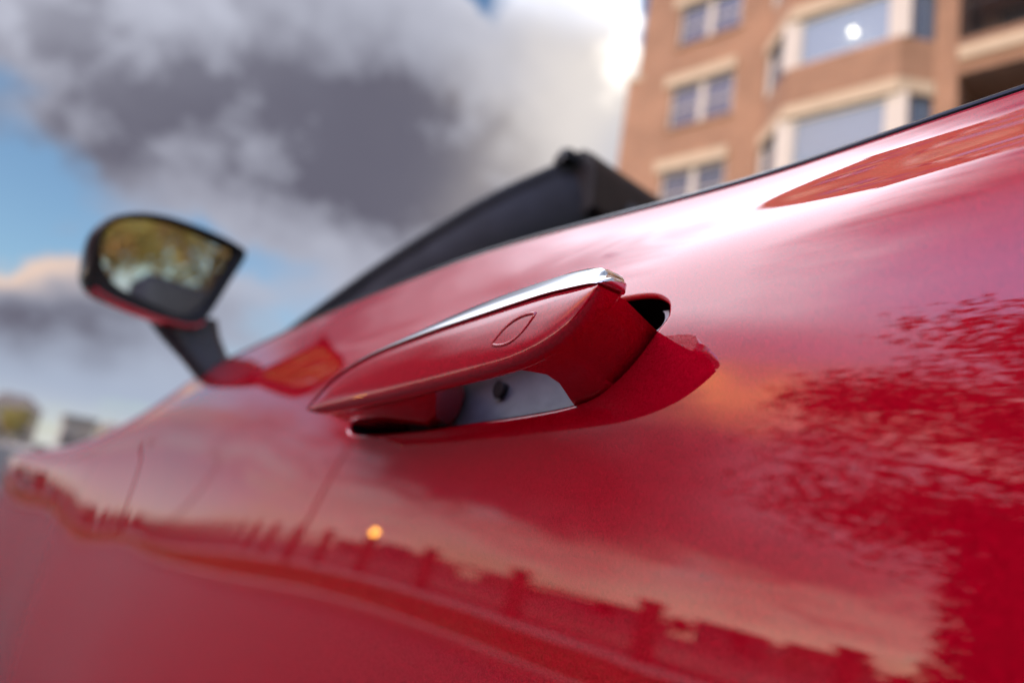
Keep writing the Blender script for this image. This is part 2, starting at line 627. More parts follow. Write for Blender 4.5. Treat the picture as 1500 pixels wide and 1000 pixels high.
def building():
    wall = MB()
    band = MB()
    for rep in range(3):
        s = -rep * BAYP
        left = 2.92 if rep == 0 else 2.0
        b = lambda a0, a1, o0, o1, z0, z1: wall.box((s + a0, o0, z0), (s + a1, o1, z1), bfl)
        # flat bay with the double windows
        b(1.17, left if rep else 2.36, -.4, 0, 0, ZTOP)
        if rep == 0:
            b(2.361, 2.92, -.4, -.002, 0, 15.45)
            MB().box((2.34, -.42, 15.451), (2.96, .04, 15.62), bfl).build('stone_cap', M_STONE, bld)
        b(-2.0, -1.02, -.4, 0, 0, ZTOP)
        zs = [0] + [ZW0 + k * H for k in range(NS)] + [None]
        b(-1.02, 1.17, -.4, 0, 0, ZW0)
        for k in range(NS):
            top = ZW0 + k * H + 1.5
            nxt = ZW0 + (k + 1) * H if k < NS - 1 else ZTOP
            b(-1.02, 1.17, -.4, -.001, top, nxt)
        # bay: spandrels (prisms) and corner posts
        prof = [(-2.0, 0.0), (-3.2, 1.1), (-5.9, 1.1), (-6.5, .5), (-6.5, -.4), (-2.0, -.4)]
        for k in range(NS):
            z0 = ZW0 + k * H + 1.56 if k else 0
            z0 = ZW0 + (k - 1) * H + 1.86 if k else 0
            z1 = ZW0 + k * H + .08
            wall.prism([bfl(s + a, o, z0) for a, o in prof], (0, 0, z1 - z0))
        wall.prism([bfl(s + a, o, ZW0 + (NS - 1) * H + 1.86) for a, o in prof], (0, 0, ZTOP - (ZW0 + (NS - 1) * H + 1.86)))
        # pilaster and balcony side walls
        b(-7.0, -6.501, -.4, .5, 0, ZTOP)
        b(-10.0, -7.001, -2.0, -1.7, 0, ZTOP)
        b(-10.0 - .0, -9.7, -1.699, .5, 0, ZTOP)
        for k in range(NS):
            z = ZW0 + k * H
            b(-9.699, -7.001, -1.699, .46, z - .95, z - .05)
            bb = MB().box((s - 9.69, .461, z - .62), (s - 7.01, .56, z - .30), bfl).build('balcony_band', M_STONE, bld)
    wall.box((-34, -12, 0), (2.9, -2.01, ZTOP - .05), bfl)
    wall.box((1.2, -2.2, 0), (2.88, -.41, ZTOP - .06), bfl)
    MB().box((-34.2, -12.3, ZTOP - .04), (3.15, -2.3, ZTOP + .4), bfl).build('roof_slab', M_STONE, bld)
    band.box((-34.2, -2.29, ZTOP + .005), (2.7, .3, ZTOP + .45), bfl)
    w = wall.build('wall', M_BRICK, bld)
    c = band.build('cornice', M_STONE, bld)

    # bay stone bands, one per storey and bay
    def ring(mb, pts0, z0, z1, out):
        pass
    prof_b = [(-1.93, .02), (-3.17, 1.16), (-5.93, 1.16), (-6.55, .54), (-6.499, .49), (-5.9, 1.09), (-3.2, 1.09), (-2.0, -.03)]
    me_band = None
    me_lint = me_frame = me_pane = me_blind = me_bayf = me_bayp = me_cur = me_sill = None
    for rep in range(3):
        s = -rep * BAYP
        for k in range(NS):
            z = ZW0 + k * H
            off = BU * s + Vector((0, 0, z))
            if me_band is None:
                me_band = MB().prism([bfl(a, o, 1.52) for a, o in prof_b], (0, 0, .36)).build('bay_band', M_STONE, bld)
                me_lint = MB().box((-1.06, -.05, 1.50), (1.40, .09, 1.88), bfl).build('lintel', M_STONE, bld)
                me_sill = MB().box((-1.08, -.2, -.09), (1.23, .07, 0.0), bfl).build('window_sill', M_BRICK, bld)
                fr = MB()
                for a0, a1, z0, z1 in ((-1.019, 1.169, .001, .07), (-1.019, 1.169, 1.43, 1.499), (-1.019, -.94, .071, 1.429), (1.09, 1.169, .071, 1.429), (-.04, .17, .071, 1.429)):
                    fr.box((a0, -.18, z0), (a1, -.08, z1), bfl)
                for a0, a1 in ((-.939, -.041), (.171, 1.089)):
                    fr.box((a0, -.16, .70), (a1, -.10, .75), bfl)
                me_frame = fr.build('window', M_WINFRAME, bld)
                me_pane = [MB().box((a0, -.135, .071), (a1, -.12, 1.429), bfl).build('pane', M_PANE, me_frame) for a0, a1 in ((-.939, -.041), (.171, 1.089))]
                me_blind = [MB().box((a0, -.26, zb), (a1, -.25, 1.46), bfl).build('blind', M_BLIND, me_frame) for a0, a1, zb in ((-.97, -.02, .62), (.15, 1.12, .72))]
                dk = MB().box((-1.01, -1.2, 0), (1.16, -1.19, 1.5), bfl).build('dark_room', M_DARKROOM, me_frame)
                # bay windows: posts, frame, panes and curtain
                pb = MB()
                pb.box((-5.679, .9, .081), (-3.421, 1.02, .17), bfl)
                pb.box((-5.679, .9, 1.43), (-3.421, 1.02, 1.519), bfl)
                pb.box((-5.679, .9, .17), (-5.62, 1.02, 1.43), bfl)
                pb.box((-3.48, .9, .17), (-3.421, 1.02, 1.43), bfl)
                me_bayf = pb.build('bay_window', M_WINFRAME, bld)
                posts = [MB().box((a - .22, o - .26, .08), (a + .22, o - .04, 1.52), bfl).build('bay_post', M_WINFRAME, me_bayf) for a, o in ((-3.2, 1.1), (-5.9, 1.1))]
                posts.append(MB().box((-2.25, .02, .08), (-2.06, -.1, 1.52), bfl).build('bay_post', M_WINFRAME, me_bayf))
                bp1 = MB().box((-5.66, .95, .16), (-3.44, .965, 1.44), bfl).build('pane', M_PANE_BAY, me_bayf)

                def slab(p, q, o):
                    return MB().prism([bfl(p[0], p[1] + o, .09), bfl(q[0], q[1] + o, .09), bfl(q[0], q[1] + o - .02, .09), bfl(p[0], p[1] + o - .02, .09)], (0, 0, 1.42))
                bp2 = slab((-5.95, .95), (-6.48, .40), 0).build('pane', M_PANE, me_bayf)
                bp3 = slab((-2.1, -.05), (-3.1, .88), 0).build('pane', M_PANE, me_bayf)
                cu = MB().box((-5.9, .30, 0.05), (-3.3, .32, 1.6), bfl).build('curtain', M_CURTAIN, me_bayf)
                bl2 = slab((-5.8, .75), (-6.4, .2), 0).build('blind', M_BLIND, me_bayf)
                me_bayp = [bp1, bp2, bp3, cu, bl2] + posts
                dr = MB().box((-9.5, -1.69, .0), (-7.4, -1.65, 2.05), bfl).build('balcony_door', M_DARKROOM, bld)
                rl = MB()
                rl.box((-9.68, .34, .92), (-7.02, .38, .97), bfl)
                rl.box((-9.68, .345, .05), (-7.02, .375, .08), bfl)
                for q in range(24):
                    rl.box((-9.6 + q * .11, .35, .081), (-9.585 + q * .11, .37, .919), bfl)
                rl = rl.build('balcony_railing', M_RAIL, bld)
                protos = [(me_band, []), (me_lint, []), (me_sill, []), (me_frame, me_pane + me_blind + [dk]), (me_bayf, me_bayp), (dr, []), (rl, [])]
                for p, ch in protos:
                    p.location = off
                continue
            for p, ch in protos:
                q = p.copy()
                COL.objects.link(q)
                q.parent = bld
                q.location = off
                for x in ch:
                    y = x.copy()
                    COL.objects.link(y)
                    y.parent = q


building()


def globe_lamp():
    m, nt, p = new_mat('lit_lamp_globe')
    p.inputs['Base Color'].default_value = (.9, .8, .6, 1)
    p.inputs['Emission Color'].default_value = (1, .83, .55, 1)
    p.inputs['Emission Strength'].default_value = 38
    pos = bf(0, 0, 0) * 0
    # inside the picture window, fifth storey
    c = bf(-4.62, .62, ZW0 + 4 * H + .98)
    root = empty('pendant_lamp', c)
    tag(root, 'lit round pendant lamp hanging behind the bay picture window', 'lamp')
    rings = []
    for i in range(9):
        a = math.pi * (i + .5) / 9
        rings.append([(.085 * math.sin(a) * math.cos(b), .085 * math.sin(a) * math.sin(b), .085 * math.cos(a)) for b in [2 * math.pi * j / 14 for j in range(14)]])
    MB().loft(rings).build('globe', m, root, smooth=60)
    MB().tube([(0, 0, .08), (0, 0, .56)], .008, 6).build('cord', M_RAIL, root)


globe_lamp()


# ------------------------------------------------------------------ distant houses and skyline
def far_building(x, y, w, d, h, cols, label, rz=0, roof='flat', lit=(), cat='building', group=None):
    r = empty('distant_building', (x, y, -.02))
    r.rotation_euler = (0, 0, rz)
    tag(r, label, cat, group)
    wm = simple('far_wall', cols[0], .85, scale=.3, var=.12)
    MB().box((-w / 2, -d / 2, 0), (w / 2, d / 2, h)).build('wall', wm, r)
    rm = simple('far_roof', cols[1], .8, scale=.5)
    if roof == 'flat':
        MB().box((-w / 2 - .3, -d / 2 - .3, h + .005), (w / 2 + .3, d / 2 + .3, h + .7)).build('roof', rm, r)
    else:
        mb = MB()
        a, b = w / 2 + .4, d / 2 + .4
        t = h + min(w, d) * .35
        mb.v = [(-a, -b, h + .005), (a, -b, h + .005), (a, b, h + .005), (-a, b, h + .005), (-a * .5, 0, t), (a * .5, 0, t)]
        mb.f = [(0, 1, 5, 4), (1, 2, 5), (2, 3, 4, 5), (3, 0, 4), (3, 2, 1, 0)]
        mb.build('roof', rm, r)
    fl = max(1, int(h / 3.2))
    proto = None
    for face in (0, 1):
        ln = w if face == 0 else d
        n = max(2, int(ln / 3.4))
        for k in range(fl):
            for i in range(n):
                c = -ln / 2 + (i + .5) * ln / n
                z = 1.0 + k * 3.2
                if z + 1.6 > h:
                    continue
                for sgn in ((-1,) if face == 0 else (1,)):
                    if face == 0:
                        p, rot = (c, -d / 2 - .02, z), 0
                    else:
                        p, rot = (w / 2 + .02, c, z), math.pi / 2
                    if proto is None:
                        proto = MB().box((-.55, -.05, 0), (.55, .05, 1.5)).build('window', M_FARGLASS, r)
                        o = proto
                    else:
                        o = link_obj('window', proto.data, r)
                    o.location = p
                    o.rotation_euler = (0, 0, rot)
    return r


M_FARGLASS = simple('far_window_glass', (.06, .07, .09), .12)
M_FARGLASS.node_tree.nodes['Principled BSDF'].inputs['IOR'].default_value = 1.6
far_building(9.5, 150, 7, 8, 5.6, ((.55, .46, .34), (.25, .2, .16)), 'small cream house at the far end of the road', .1, 'hip', cat='house')
far_building(17.2, 132, 4.2, 6, 4.9, ((.38, .36, .34), (.3, .28, .26)), 'narrow grey house at the far end of the road', -.05, cat='house')
far_building(21.5, 128, 3.6, 6, 4.2, ((.55, .42, .26), (.35, .26, .2)), 'tan gabled house beside the narrow grey house', .0, 'hip', cat='house')
far_building(29, 140, 9, 8, 4.6, ((.5, .5, .48), (.3, .3, .3)), 'pale flat roofed house past the tan house', .08, cat='house')
rs = random.Random(5)
for i in range(34):
    yy = -130 + i * 15 + rs.uniform(-4, 4)
    hh = rs.choice([3.5, 4, 5, 6.5, 8.5, 5, 4])
    ww = rs.uniform(8, 20)
    tone = rs.choice([((.36, .22, .15), (.2, .18, .17)), ((.46, .40, .33), (.24, .22, .2)), ((.28, .27, .27), (.2, .2, .2)), ((.44, .30, .20), (.22, .18, .16))])
    nm = {(.36, .22, .15): 'brown', (.46, .40, .33): 'beige', (.28, .27, .27): 'grey', (.44, .30, .20): 'tan'}[tone[0]]
    rf = rs.choice(['flat', 'flat', 'hip'])
    size = 'low' if hh < 4.5 else 'mid height' if hh < 6 else 'tall'
    size += ' narrow' if ww < 12 else ' wide'
    far_building(-175 - rs.uniform(0, 40), yy, rs.uniform(9, 14), ww, hh + 1.5, tone,
                 '%s %s %s waterfront building on the far bank of the river' % (nm, size, {'flat': 'flat roofed', 'hip': 'hip roofed'}[rf]), rs.uniform(-.15, .15), rf, group='%s %s %s buildings on the far bank' % (nm, size, rf))

# ------------------------------------------------------------------ trees, hedge
M_BARK = simple('bark', (.09, .065, .045), .9, scale=9, var=.3, bump=.8, bscale=25)


def mat_leaf(name, a, b, c=None):
    m, nt, p = new_mat(name)
    g = NG(nt)
    r = g.n('ShaderNodeNewGeometry').outputs['Random Per Island']
    tc = g.n('ShaderNodeTexCoord').outputs['Object']
    x = g.mix(r, (*a, 1), (*b, 1))
    if c:
        x = g.mix(g.ramp(g.noise(tc, .9, 3, .5), .45, .62), x, (*c, 1))
    g.put(p.inputs['Base Color'], x)
    p.inputs['Roughness'].default_value = .55
    t = g.n('ShaderNodeBsdfTranslucent')
    g.put(t.inputs[0], x)
    mx = g.n('ShaderNodeMixShader')
    mx.inputs[0].default_value = .3
    nt.links.new(p.outputs[0], mx.inputs[1])
    nt.links.new(t.outputs[0], mx.inputs[2])
    nt.links.new(mx.outputs[0], nt.nodes['Material Output'].inputs[0])
    return m


M_LEAF_G = mat_leaf('leaf_green', (.035, .06, .015), (.075, .095, .025), (.12, .10, .03))
M_LEAF_Y = mat_leaf('leaf_autumn', (.60, .48, .11), (.42, .43, .13), (.52, .33, .12))
M_LEAF_H = mat_leaf('leaf_hedge', (.012, .022, .009), (.025, .04, .014))


def leaves(centers, radii, per, size, rng):
    vs = []
    for c, r in zip(centers, radii):
        u = rng.normal(size=(per, 3))
        u /= np.linalg.norm(u, axis=1)[:, None]
        p = np.array(c) + u * (rng.random(per)**.45)[:, None] * np.array(r)
        nrm = u + rng.normal(size=(per, 3)) * .8
        nrm /= np.linalg.norm(nrm, axis=1)[:, None]
        t = np.cross(nrm, rng.normal(size=(per, 3)))
        t /= np.linalg.norm(t, axis=1)[:, None]
        b = np.cross(nrm, t)
        s = (size * rng.uniform(.6, 1.3, per))[:, None]
        q = np.stack([p - t * s, p - b * s * .5 + nrm * s * .15, p + t * s, p + b * s * .5 + nrm * s * .15], 1)
        vs.append(q)
    v = np.concatenate(vs).reshape(-1, 3)
    f = np.arange(len(v)).reshape(-1, 4)
    return v, f


def tree(name, x, y, h, cr, ch0, mat, label, seed, clumps=34, per=150, size=.09, trunk=.14, group=None, base=0.0):
    rng = np.random.default_rng(seed)
    r = empty(name, (x, y, base))
    tag(r, label, 'tree', group)
    mb = MB()
    mb.tube([(0, 0, -.05), (.04, .02, h * .2), (-.03, .05, h * .45), (.02, 0, h * .8)], [trunk * 1.25, trunk, trunk * .7, trunk * .2], 9)
    cs, rr = [], []
    cz = (ch0 + h) / 2
    hz = (h - ch0) / 2
    for k in range(clumps):
        u = rng.normal(size=3)
        u /= np.linalg.norm(u)
        q = rng.random()**.4
        c = np.array([u[0] * cr * q * .85, u[1] * cr * q * .85, cz + u[2] * hz * q * .85])
        cs.append(c)
        e = rng.uniform(.16, .34) * cr
        rr.append((e * 1.1, e * 1.1, e * .8))
        if k < 12:
            s0 = np.array([0, 0, h * rng.uniform(.22, .55)])
            mid = (s0 + c) / 2 + np.array([0, 0, .1])
            mb.tube([s0, mid, c], [trunk * .45, trunk * .25, trunk * .08], 6)
    mb.build('trunk', M_BARK, r, smooth=60)
    v, f = leaves(cs, rr, per, size, rng)
    me = bpy.data.meshes.new('crown')
    me.from_pydata(v.tolist(), [], f.tolist())
    me.materials.append(mat)
    link_obj('crown', me, r)
    return r


tree('street_tree', -6.3, 2.2, 6.2, 2.8, 1.8, M_LEAF_G, 'leafy green street tree on the grass verge beside the added hedge', 3, 84, 190, .058, group=None)
tree('street_tree', -4.9, -13.0, 7.5, 3.2, 1.6, M_LEAF_Y, 'yellow autumn tree on the verge behind the car', 21, 44, 170, .11)
tree('autumn_tree', 3.4, -19, 9.0, 4.0, 1.2, M_LEAF_Y, 'broad yellow autumn tree standing behind the car, low crowned', 22, 60, 190, .13)
tree('autumn_tree', 8.0, -15, 9.5, 3.8, 1.0, M_LEAF_Y, 'yellow autumn tree on the pavement behind the car', 23, 56, 190, .13)
tree('autumn_tree', 9.5, -25, 12, 5.0, 1.2, M_LEAF_Y, 'tall yellow autumn tree farthest behind the car', 24, 60, 190, .16)
tree('autumn_tree', 7.4, 112, 5.2, 2.3, 1.3, M_LEAF_Y, 'yellow tree in front of the small cream house', 25, 24, 110, .16)
for i in range(9):
    tree('bank_tree', -162 - rs.uniform(0, 5), -40 + i * 26 + rs.uniform(-8, 8), rs.uniform(5, 8), rs.uniform(2.5, 4), 1.0, M_LEAF_G, 'dark green tree on the far bank of the river', 40 + i, 20, 70, .45, .25, 'trees on the far bank', 1.2)


def hedge():
    rng = np.random.default_rng(9)
    x0, x1, y0, y1, h = -6.85, -5.5, -8.0, 2.7, 2.75  # added hedge: fills a dark reflection, tall enough to shade the car
    r = empty('added_hedge', ((x0 + x1) / 2, (y0 + y1) / 2, .1))
    tag(r, 'dense dark hedge added on the grass verge to shade the car', 'hedge')
    cx, cy = (x0 + x1) / 2, (y0 + y1) / 2
    core = MB().box((x0 + .14 - cx, y0 + .14 - cy, 0), (x1 - .14 - cx, y1 - .14 - cy, h - .14))
    core.build('core', M_LEAF_H, r)
    n = 20000
    side = rng.integers(0, 5, n)
    u, v = rng.random(n), rng.random(n)
    P = np.zeros((n, 3))
    P[:, 0] = x0 + u * (x1 - x0)
    P[:, 1] = y0 + v * (y1 - y0)
    P[:, 2] = rng.random(n) * h
    P[side == 0, 2] = h
    P[side == 1, 0] = x1
    P[side == 2, 0] = x0
    P[side == 3, 1] = y1
    P[side == 4, 0] = x1
    P += rng.normal(0, .06, P.shape)
    P -= np.array([cx, cy, 0])
    P[:, 2] = np.maximum(P[:, 2], .03)
    t = rng.normal(size=(n, 3))
    t /= np.linalg.norm(t, axis=1)[:, None]
    b = np.cross(t, rng.normal(size=(n, 3)))
    b /= np.linalg.norm(b, axis=1)[:, None]
    s = rng.uniform(.03, .06, n)[:, None]
    q = np.stack([P - t * s, P - b * s * .5, P + t * s, P + b * s * .5], 1).reshape(-1, 3)
    q[:, 2] = np.maximum(q[:, 2], .0)
    me = bpy.data.meshes.new('foliage')
    me.from_pydata(q.tolist(), [], np.arange(len(q)).reshape(-1, 4).tolist())
    me.materials.append(M_LEAF_H)
    link_obj('foliage', me, r)


hedge()

# ------------------------------------------------------------------ promenade fence and lamp posts
fence = empty('promenade_fence', (-8.9, 0, .11))
tag(fence, 'dark metal railing with stone piers along the river promenade', 'fence')
M_PIER = simple('pier_brick', (.17, .10, .075), .8, scale=5, var=.2, bump=.3)


def fence_parts():
    post = panel = None
    for i in range(26):
        y = 2.2 + (i - 5) * 3.0
        if post is None:
            mb = MB().box((-.12, -.12, 0), (.12, .12, 1.12))
            mb.box((-.15, -.15, 1.121), (.15, .15, 1.2))
            post = mb.build('post', M_PIER, fence)
            mb = MB()
            mb.box((-.025, .125, .92), (.025, 2.875, .97))
            mb.box((-.02, .125, .12), (.02, 2.875, .16))
            for k in range(20):
                mb.box((-.007, .24 + k * .13, .161), (.007, .254 + k * .13, .919))
            panel = mb.build('railing_panel', M_RAIL, fence)
            o, q = post, panel
        else:
            o = link_obj('post', post.data, fence)
            q = link_obj('railing_panel', panel.data, fence)
        o.location = (0, y, 0)
        q.location = (0, y, 0)


fence_parts()


def lamp_post(x, y, label):
    r = empty('lamp_post', (x, y, .11))
    tag(r, label, 'lamp post', 'lamp posts along the promenade')
    mb = MB().tube([(0, 0, 0), (0, 0, .5), (0, 0, .55), (0, 0, 4.2)], [.11, .10, .06, .045], 10)
    mb.tube([(0, 0, 4.1), (.3, 0, 4.5), (.8, 0, 4.6)], [.03, .03, .025], 8)
    mb.build('pole', M_RAIL, r, smooth=50)
    mb = MB().loft([[(.5 + (.36 + w) * (.5 + .5 * math.cos(a)), .14 * math.sin(a) * (1 + w), z) for a in [2 * math.pi * k / 12 for k in range(12)]] for z, w in ((4.52, 0), (4.58, .05), (4.66, -.02))])
    mb.build('lamp_head', M_RAIL, r, smooth=40)


lamp_post(-7.6, 19.5, 'black curved arm lamp post on the promenade closest to the added hedge')



def lantern():
    m, nt, p = new_mat('amber_lantern_glass')
    p.inputs['Base Color'].default_value = (.8, .4, .1, 1)
    p.inputs['Emission Color'].default_value = (1, .42, .06, 1)
    p.inputs['Emission Strength'].default_value = 14
    r = empty('pier_lantern', (-8.9, 17.2, 1.311))
    tag(r, 'small lit amber lantern on a pier of the promenade railing', 'lantern')
    MB().box((-.08, -.08, 0), (.08, .08, .04)).build('base', M_RAIL, r)
    MB().loft([[(q * math.cos(a), q * math.sin(a), z) for a in [2 * math.pi * k / 10 for k in range(10)]] for q, z in ((.07, .041), (.10, .12), (.10, .2), (.05, .26))]).build('lantern_glass', m, r, smooth=50)
    MB().loft([[(q * math.cos(a), q * math.sin(a), z) for a in [2 * math.pi * k / 10 for k in range(10)]] for q, z in ((.09, .261), (.02, .32))]).build('lantern_cap', M_RAIL, r, smooth=50)


lantern()
lamp_post(-7.6, 46.5, 'black curved arm lamp post on the promenade farther along the river')

# ================================================================== THE CAR
car = empty('convertible_car', (0.93, 0.6, 0))
tag(car, 'glossy red convertible car with roof down and popped out door handle', 'car')
CARO = np.array([0.93, 0.6, 0.0])


def mat_paint():
    m, nt, p = new_mat('red_car_paint')
    g = NG(nt)
    tc = g.n('ShaderNodeTexCoord').outputs['Object']
    vo = g.n('ShaderNodeTexVoronoi')
    g.put(vo.inputs['Vector'], tc)
    vo.inputs['Scale'].default_value = 2600
    fl = g.vm('SUBTRACT', vo.outputs['Color'], (.5, .5, .5))
    geo = g.n('ShaderNodeNewGeometry')
    nn = g.vm('NORMALIZE', g.vm('ADD', geo.outputs['Normal'], g.scale(fl, .8)))
    g.put(p.inputs['Normal'], nn)
    vd = g.n('ShaderNodeTexVoronoi')
    g.put(vd.inputs['Vector'], tc)
    vd.inputs['Scale'].default_value = 55
    sr = g.n('ShaderNodeSeparateColor')
    g.put(sr.inputs[0], vd.outputs['Color'])
    spot = g.m('MULTIPLY', g.m('LESS_THAN', vd.outputs['Distance'], g.m('MULTIPLY', sr.outputs[1], .030)), g.m('GREATER_THAN', sr.outputs[0], .72))
    g.put(p.inputs['Base Color'], g.mix(g.m('MULTIPLY', spot, .6), (.82, .0002, .022, 1), (.55, .40, .36, 1)))
    p.inputs['Specular IOR Level'].default_value = 0.0
    p.inputs['Metallic'].default_value = 0.0
    p.inputs['Roughness'].default_value = .6
    p.inputs['Coat Weight'].default_value = 1.0
    p.inputs['Coat Roughness'].default_value = .006
    p.inputs['Coat IOR'].default_value = 1.9
    b = g.n('ShaderNodeBump')
    b.inputs['Strength'].default_value = .004
    b.inputs['Distance'].default_value = .001
    g.put(b.inputs['Height'], g.noise(tc, 130, 3, .55))
    g.put(p.inputs['Coat Normal'], b.outputs[0])
    return m


M_PAINT = mat_paint()
M_CHROME = simple('chrome', (.86, .87, .88), .06, 1.0, var=.02)
M_CHROME.node_tree.nodes['Principled BSDF'].inputs['Roughness'].default_value = .06
M_BLACK_TRIM = simple('black_trim', (.007, .0075, .0085), .58, var=.1, bump=.05, bscale=400)
M_BLACK_GLOSS = simple('gloss_black_plastic', (.006, .006, .007), .12, var=.05)
M_RUBBER = simple('rubber_seal', (.012, .012, .013), .55, var=.1)
M_RECESS = simple('recess_plastic', (.20, .22, .25), .40, var=.14, scale=120, bump=.06, bscale=700)
M_LEATHER = simple('black_leather', (.018, .018, .02), .5, bump=.2, bscale=250)
M_TYRE = simple('tyre_rubber', (.018, .018, .018), .8, bump=.3)
M_ALLOY = simple('alloy_wheel', (.45, .45, .46), .3, 1.0, var=.05)

ZB = spline([-2, -1, -.5, .08, .25, .45, .7, .95, 1.3, 1.6, 2.1, 2.6, 3.0], [.90, .93, .932, .926, .919, .9115, .9025, .886, .828, .772, .724, .67, .55])
X0 = spline([-2, -1.2, -.6, 0, .15, .25, .4, .55, .75, 1.0, 1.3, 1.7, 2.2, 2.5, 2.8, 3.0], [.041, -.058, -.053, -.0122, -.0090, -.0084, -.0084, -.0060, .0025, .0120, .0095, -.002, -.018, .0, .11, .31])
ZR, ZA = .70, .70
AD = spline([0, .2, .4, .55, .68, .79, .85, .91, 1.0], [2.5, 5, 9, 14, 25, 44.5, 47.5, 44, 33])
AF = spline([0, .3, .6, .8, 1.0], [2.5, 9, 26, 45, 62])
AL = spline([.10, .3, .45, .6, .70], [-18, -8, -2, 1, 2.5])


def theta(y, z):
    q = np.clip((z - ZR) / (ZB(y) - ZR), 0, 1.05)
    k = sstep(1.0, 1.5, y)
    up = (AD(q) - 17 * sstep(.17, .42, y) * np.exp(-((q - .85) / .11)**2)) * (1 - k) + AF(q) * k
    k2 = sstep(.25, .85, y) * (1 - .35 * sstep(1.15, 1.6, y)) * (1 - .8 * sstep(2.25, 2.6, y))
    low = AL(z)
    return np.where(z < ZR, low, up) + k2 * 9.0 * sstep(.30, .55, z) * (1 - sstep(.68, .79, z))


def F(y, z, n=40):
    """outer skin of the car's left side: inward offset X at station y and height z"""
    y, z = np.broadcast_arrays(np.asarray(y, float), np.asarray(z, float))
    za = np.minimum(ZA, ZB(y) - .012)
    t = np.linspace(0, 1, n)
    zz = za[..., None] + (z - za)[..., None] * t
    gg = np.tan(np.radians(theta(y[..., None] + 0 * zz, zz)))
    I = (gg[..., :-1] + gg[..., 1:]).sum(-1) / (2 * (n - 1)) * (z - za)
    return X0(y) + I


def skin_normal(y, z, h=6e-4):
    y = np.asarray(y, float)
    z = np.asarray(z, float)
    fy = (F(y + h, z) - F(y - h, z)) / (2 * h)
    fz = (F(y, z + h) - F(y, z - h)) / (2 * h)
    n = np.stack([-np.ones_like(fy), fy, fz], -1)
    return n / np.linalg.norm(n, axis=-1)[..., None]


WF, WR, WRAD = 2.40, -.57, .345      # axle stations, wheel radius


def zbot(y):
    y = np.asarray(y, float)
    b = np.full_like(y, .20)
    for c in (WF, WR):
        q = .385**2 - (y - c)**2
        b = np.where(q > 0, np.maximum(b, .345 + np.sqrt(np.maximum(q, 0))), b)
    return b


def panel_mesh(name, ys, vs, mat, mirror=False, hole=None):
    Y, V = np.meshgrid(ys, vs, indexing='ij')
    zb, zt = zbot(Y), ZB(Y)
    zb = np.minimum(zb, zt - .05)
    Z = zb + V * (zt - zb)
    X = F(Y, Z)
    N = skin_normal(Y, Z)
    verts = np.stack([X, Y, Z], -1).reshape(-1, 3)
    norms = N.reshape(-1, 3)
    nv = len(vs)
    faces = []
    idx = lambda i, j: i * nv + j
    inh = lambda i, j: hole and hole[0] <= i < hole[1] and hole[2] <= j < hole[3]
    for i in range(len(ys) - 1):
        for j in range(nv - 1):
            if not inh(i, j):
                faces.append((idx(i, j), idx(i, j + 1), idx(i + 1, j + 1), idx(i + 1, j)))
    verts, norms = verts.tolist(), norms.tolist()
    if hole:
        i0, i1, j0, j1 = hole
        loop = [idx(i, j0) for i in range(i0, i1)] + [idx(i1, j) for j in range(j0, j1)] + [idx(i, j1) for i in range(i1, i0, -1)] + [idx(i0, j) for j in range(j1, j0, -1)]
        inner = []
        for q in loop:
            p = np.array(verts[q][1:])
            inner.append(ray_outline(p))
        K = 9
        prev = loop
        outer = [np.array(verts[q][1:]) for q in loop]
        for k in range(1, K + 1):
            f = 1 - (1 - k / K)**1.35
            pts = [o * (1 - f) + i * f for o, i in zip(outer, inner)]
            yy = np.array([p[0] for p in pts])
            zz = np.array([p[1] for p in pts])
            xx = F(yy, zz)
            nn = skin_normal(yy, zz)
            base = len(verts)
            verts += np.stack([xx, yy, zz], -1).tolist()
            norms += nn.tolist()
            cur = list(range(base, base + len(loop)))
            for a in range(len(loop)):
                b = (a + 1) % len(loop)
                faces.append((prev[a], cur[a], cur[b], prev[b]))
            prev = cur
        # rolled lip into the recess
        inn = np.array(inner)
        tg = np.roll(inn, -1, 0) - np.roll(inn, 1, 0)
        tg /= np.linalg.norm(tg, axis=1)[:, None]
        hn = np.stack([-tg[:, 1], tg[:, 0]], -1)
        cen = inn.mean(0)
        med = np.array([medial(p) for p in inn])
        sg = np.sign(((med - inn) * hn).sum(1))
        hn *= sg[:, None]
        sn = skin_normal(inn[:, 0], inn[:, 1])
        xx0 = F(inn[:, 0], inn[:, 1])
        rl = .0022
        for k in range(1, 7):
            ph = k / 5 * math.pi / 2 if k <= 5 else math.pi / 2
            dep = rl * (1 - math.cos(ph)) + (0.004 if k == 6 else 0)
            sh = rl * math.sin(ph)
            P = inn + hn * sh
            base = len(verts)
            verts += np.stack([xx0 + dep, P[:, 0], P[:, 1]], -1).tolist()
            h3 = np.stack([np.zeros(len(hn)), hn[:, 0], hn[:, 1]], -1)
            nn = sn * math.cos(ph) + h3 * math.sin(ph)
            nn /= np.linalg.norm(nn, axis=1)[:, None]
            norms += nn.tolist()
            cur = list(range(base, base + len(loop)))
            for a in range(len(loop)):
                b = (a + 1) % len(loop)
                faces.append((prev[a], cur[a], cur[b], prev[b]))
            prev = cur
    verts = np.array(verts)
    norms = np.array(norms)
    if mirror:
        verts[:, 0] = 1.86 - verts[:, 0]
        norms[:, 0] *= -1
        faces = [f[::-1] for f in faces]
    verts = verts - CARO
    me = bpy.data.meshes.new(name)
    me.from_pydata(verts.tolist(), [], faces)
    me.polygons.foreach_set('use_smooth', [True] * len(me.polygons))
    me.update()
    p = me.polygons[len(me.polygons) // 3]
    if p.normal.dot(Vector(norms[p.vertices[0]])) < 0:
        me.flip_normals()
    me.normals_split_custom_set_from_vertices(norms.tolist())
    me.materials.append(mat)
    return link_obj(name, me, car)


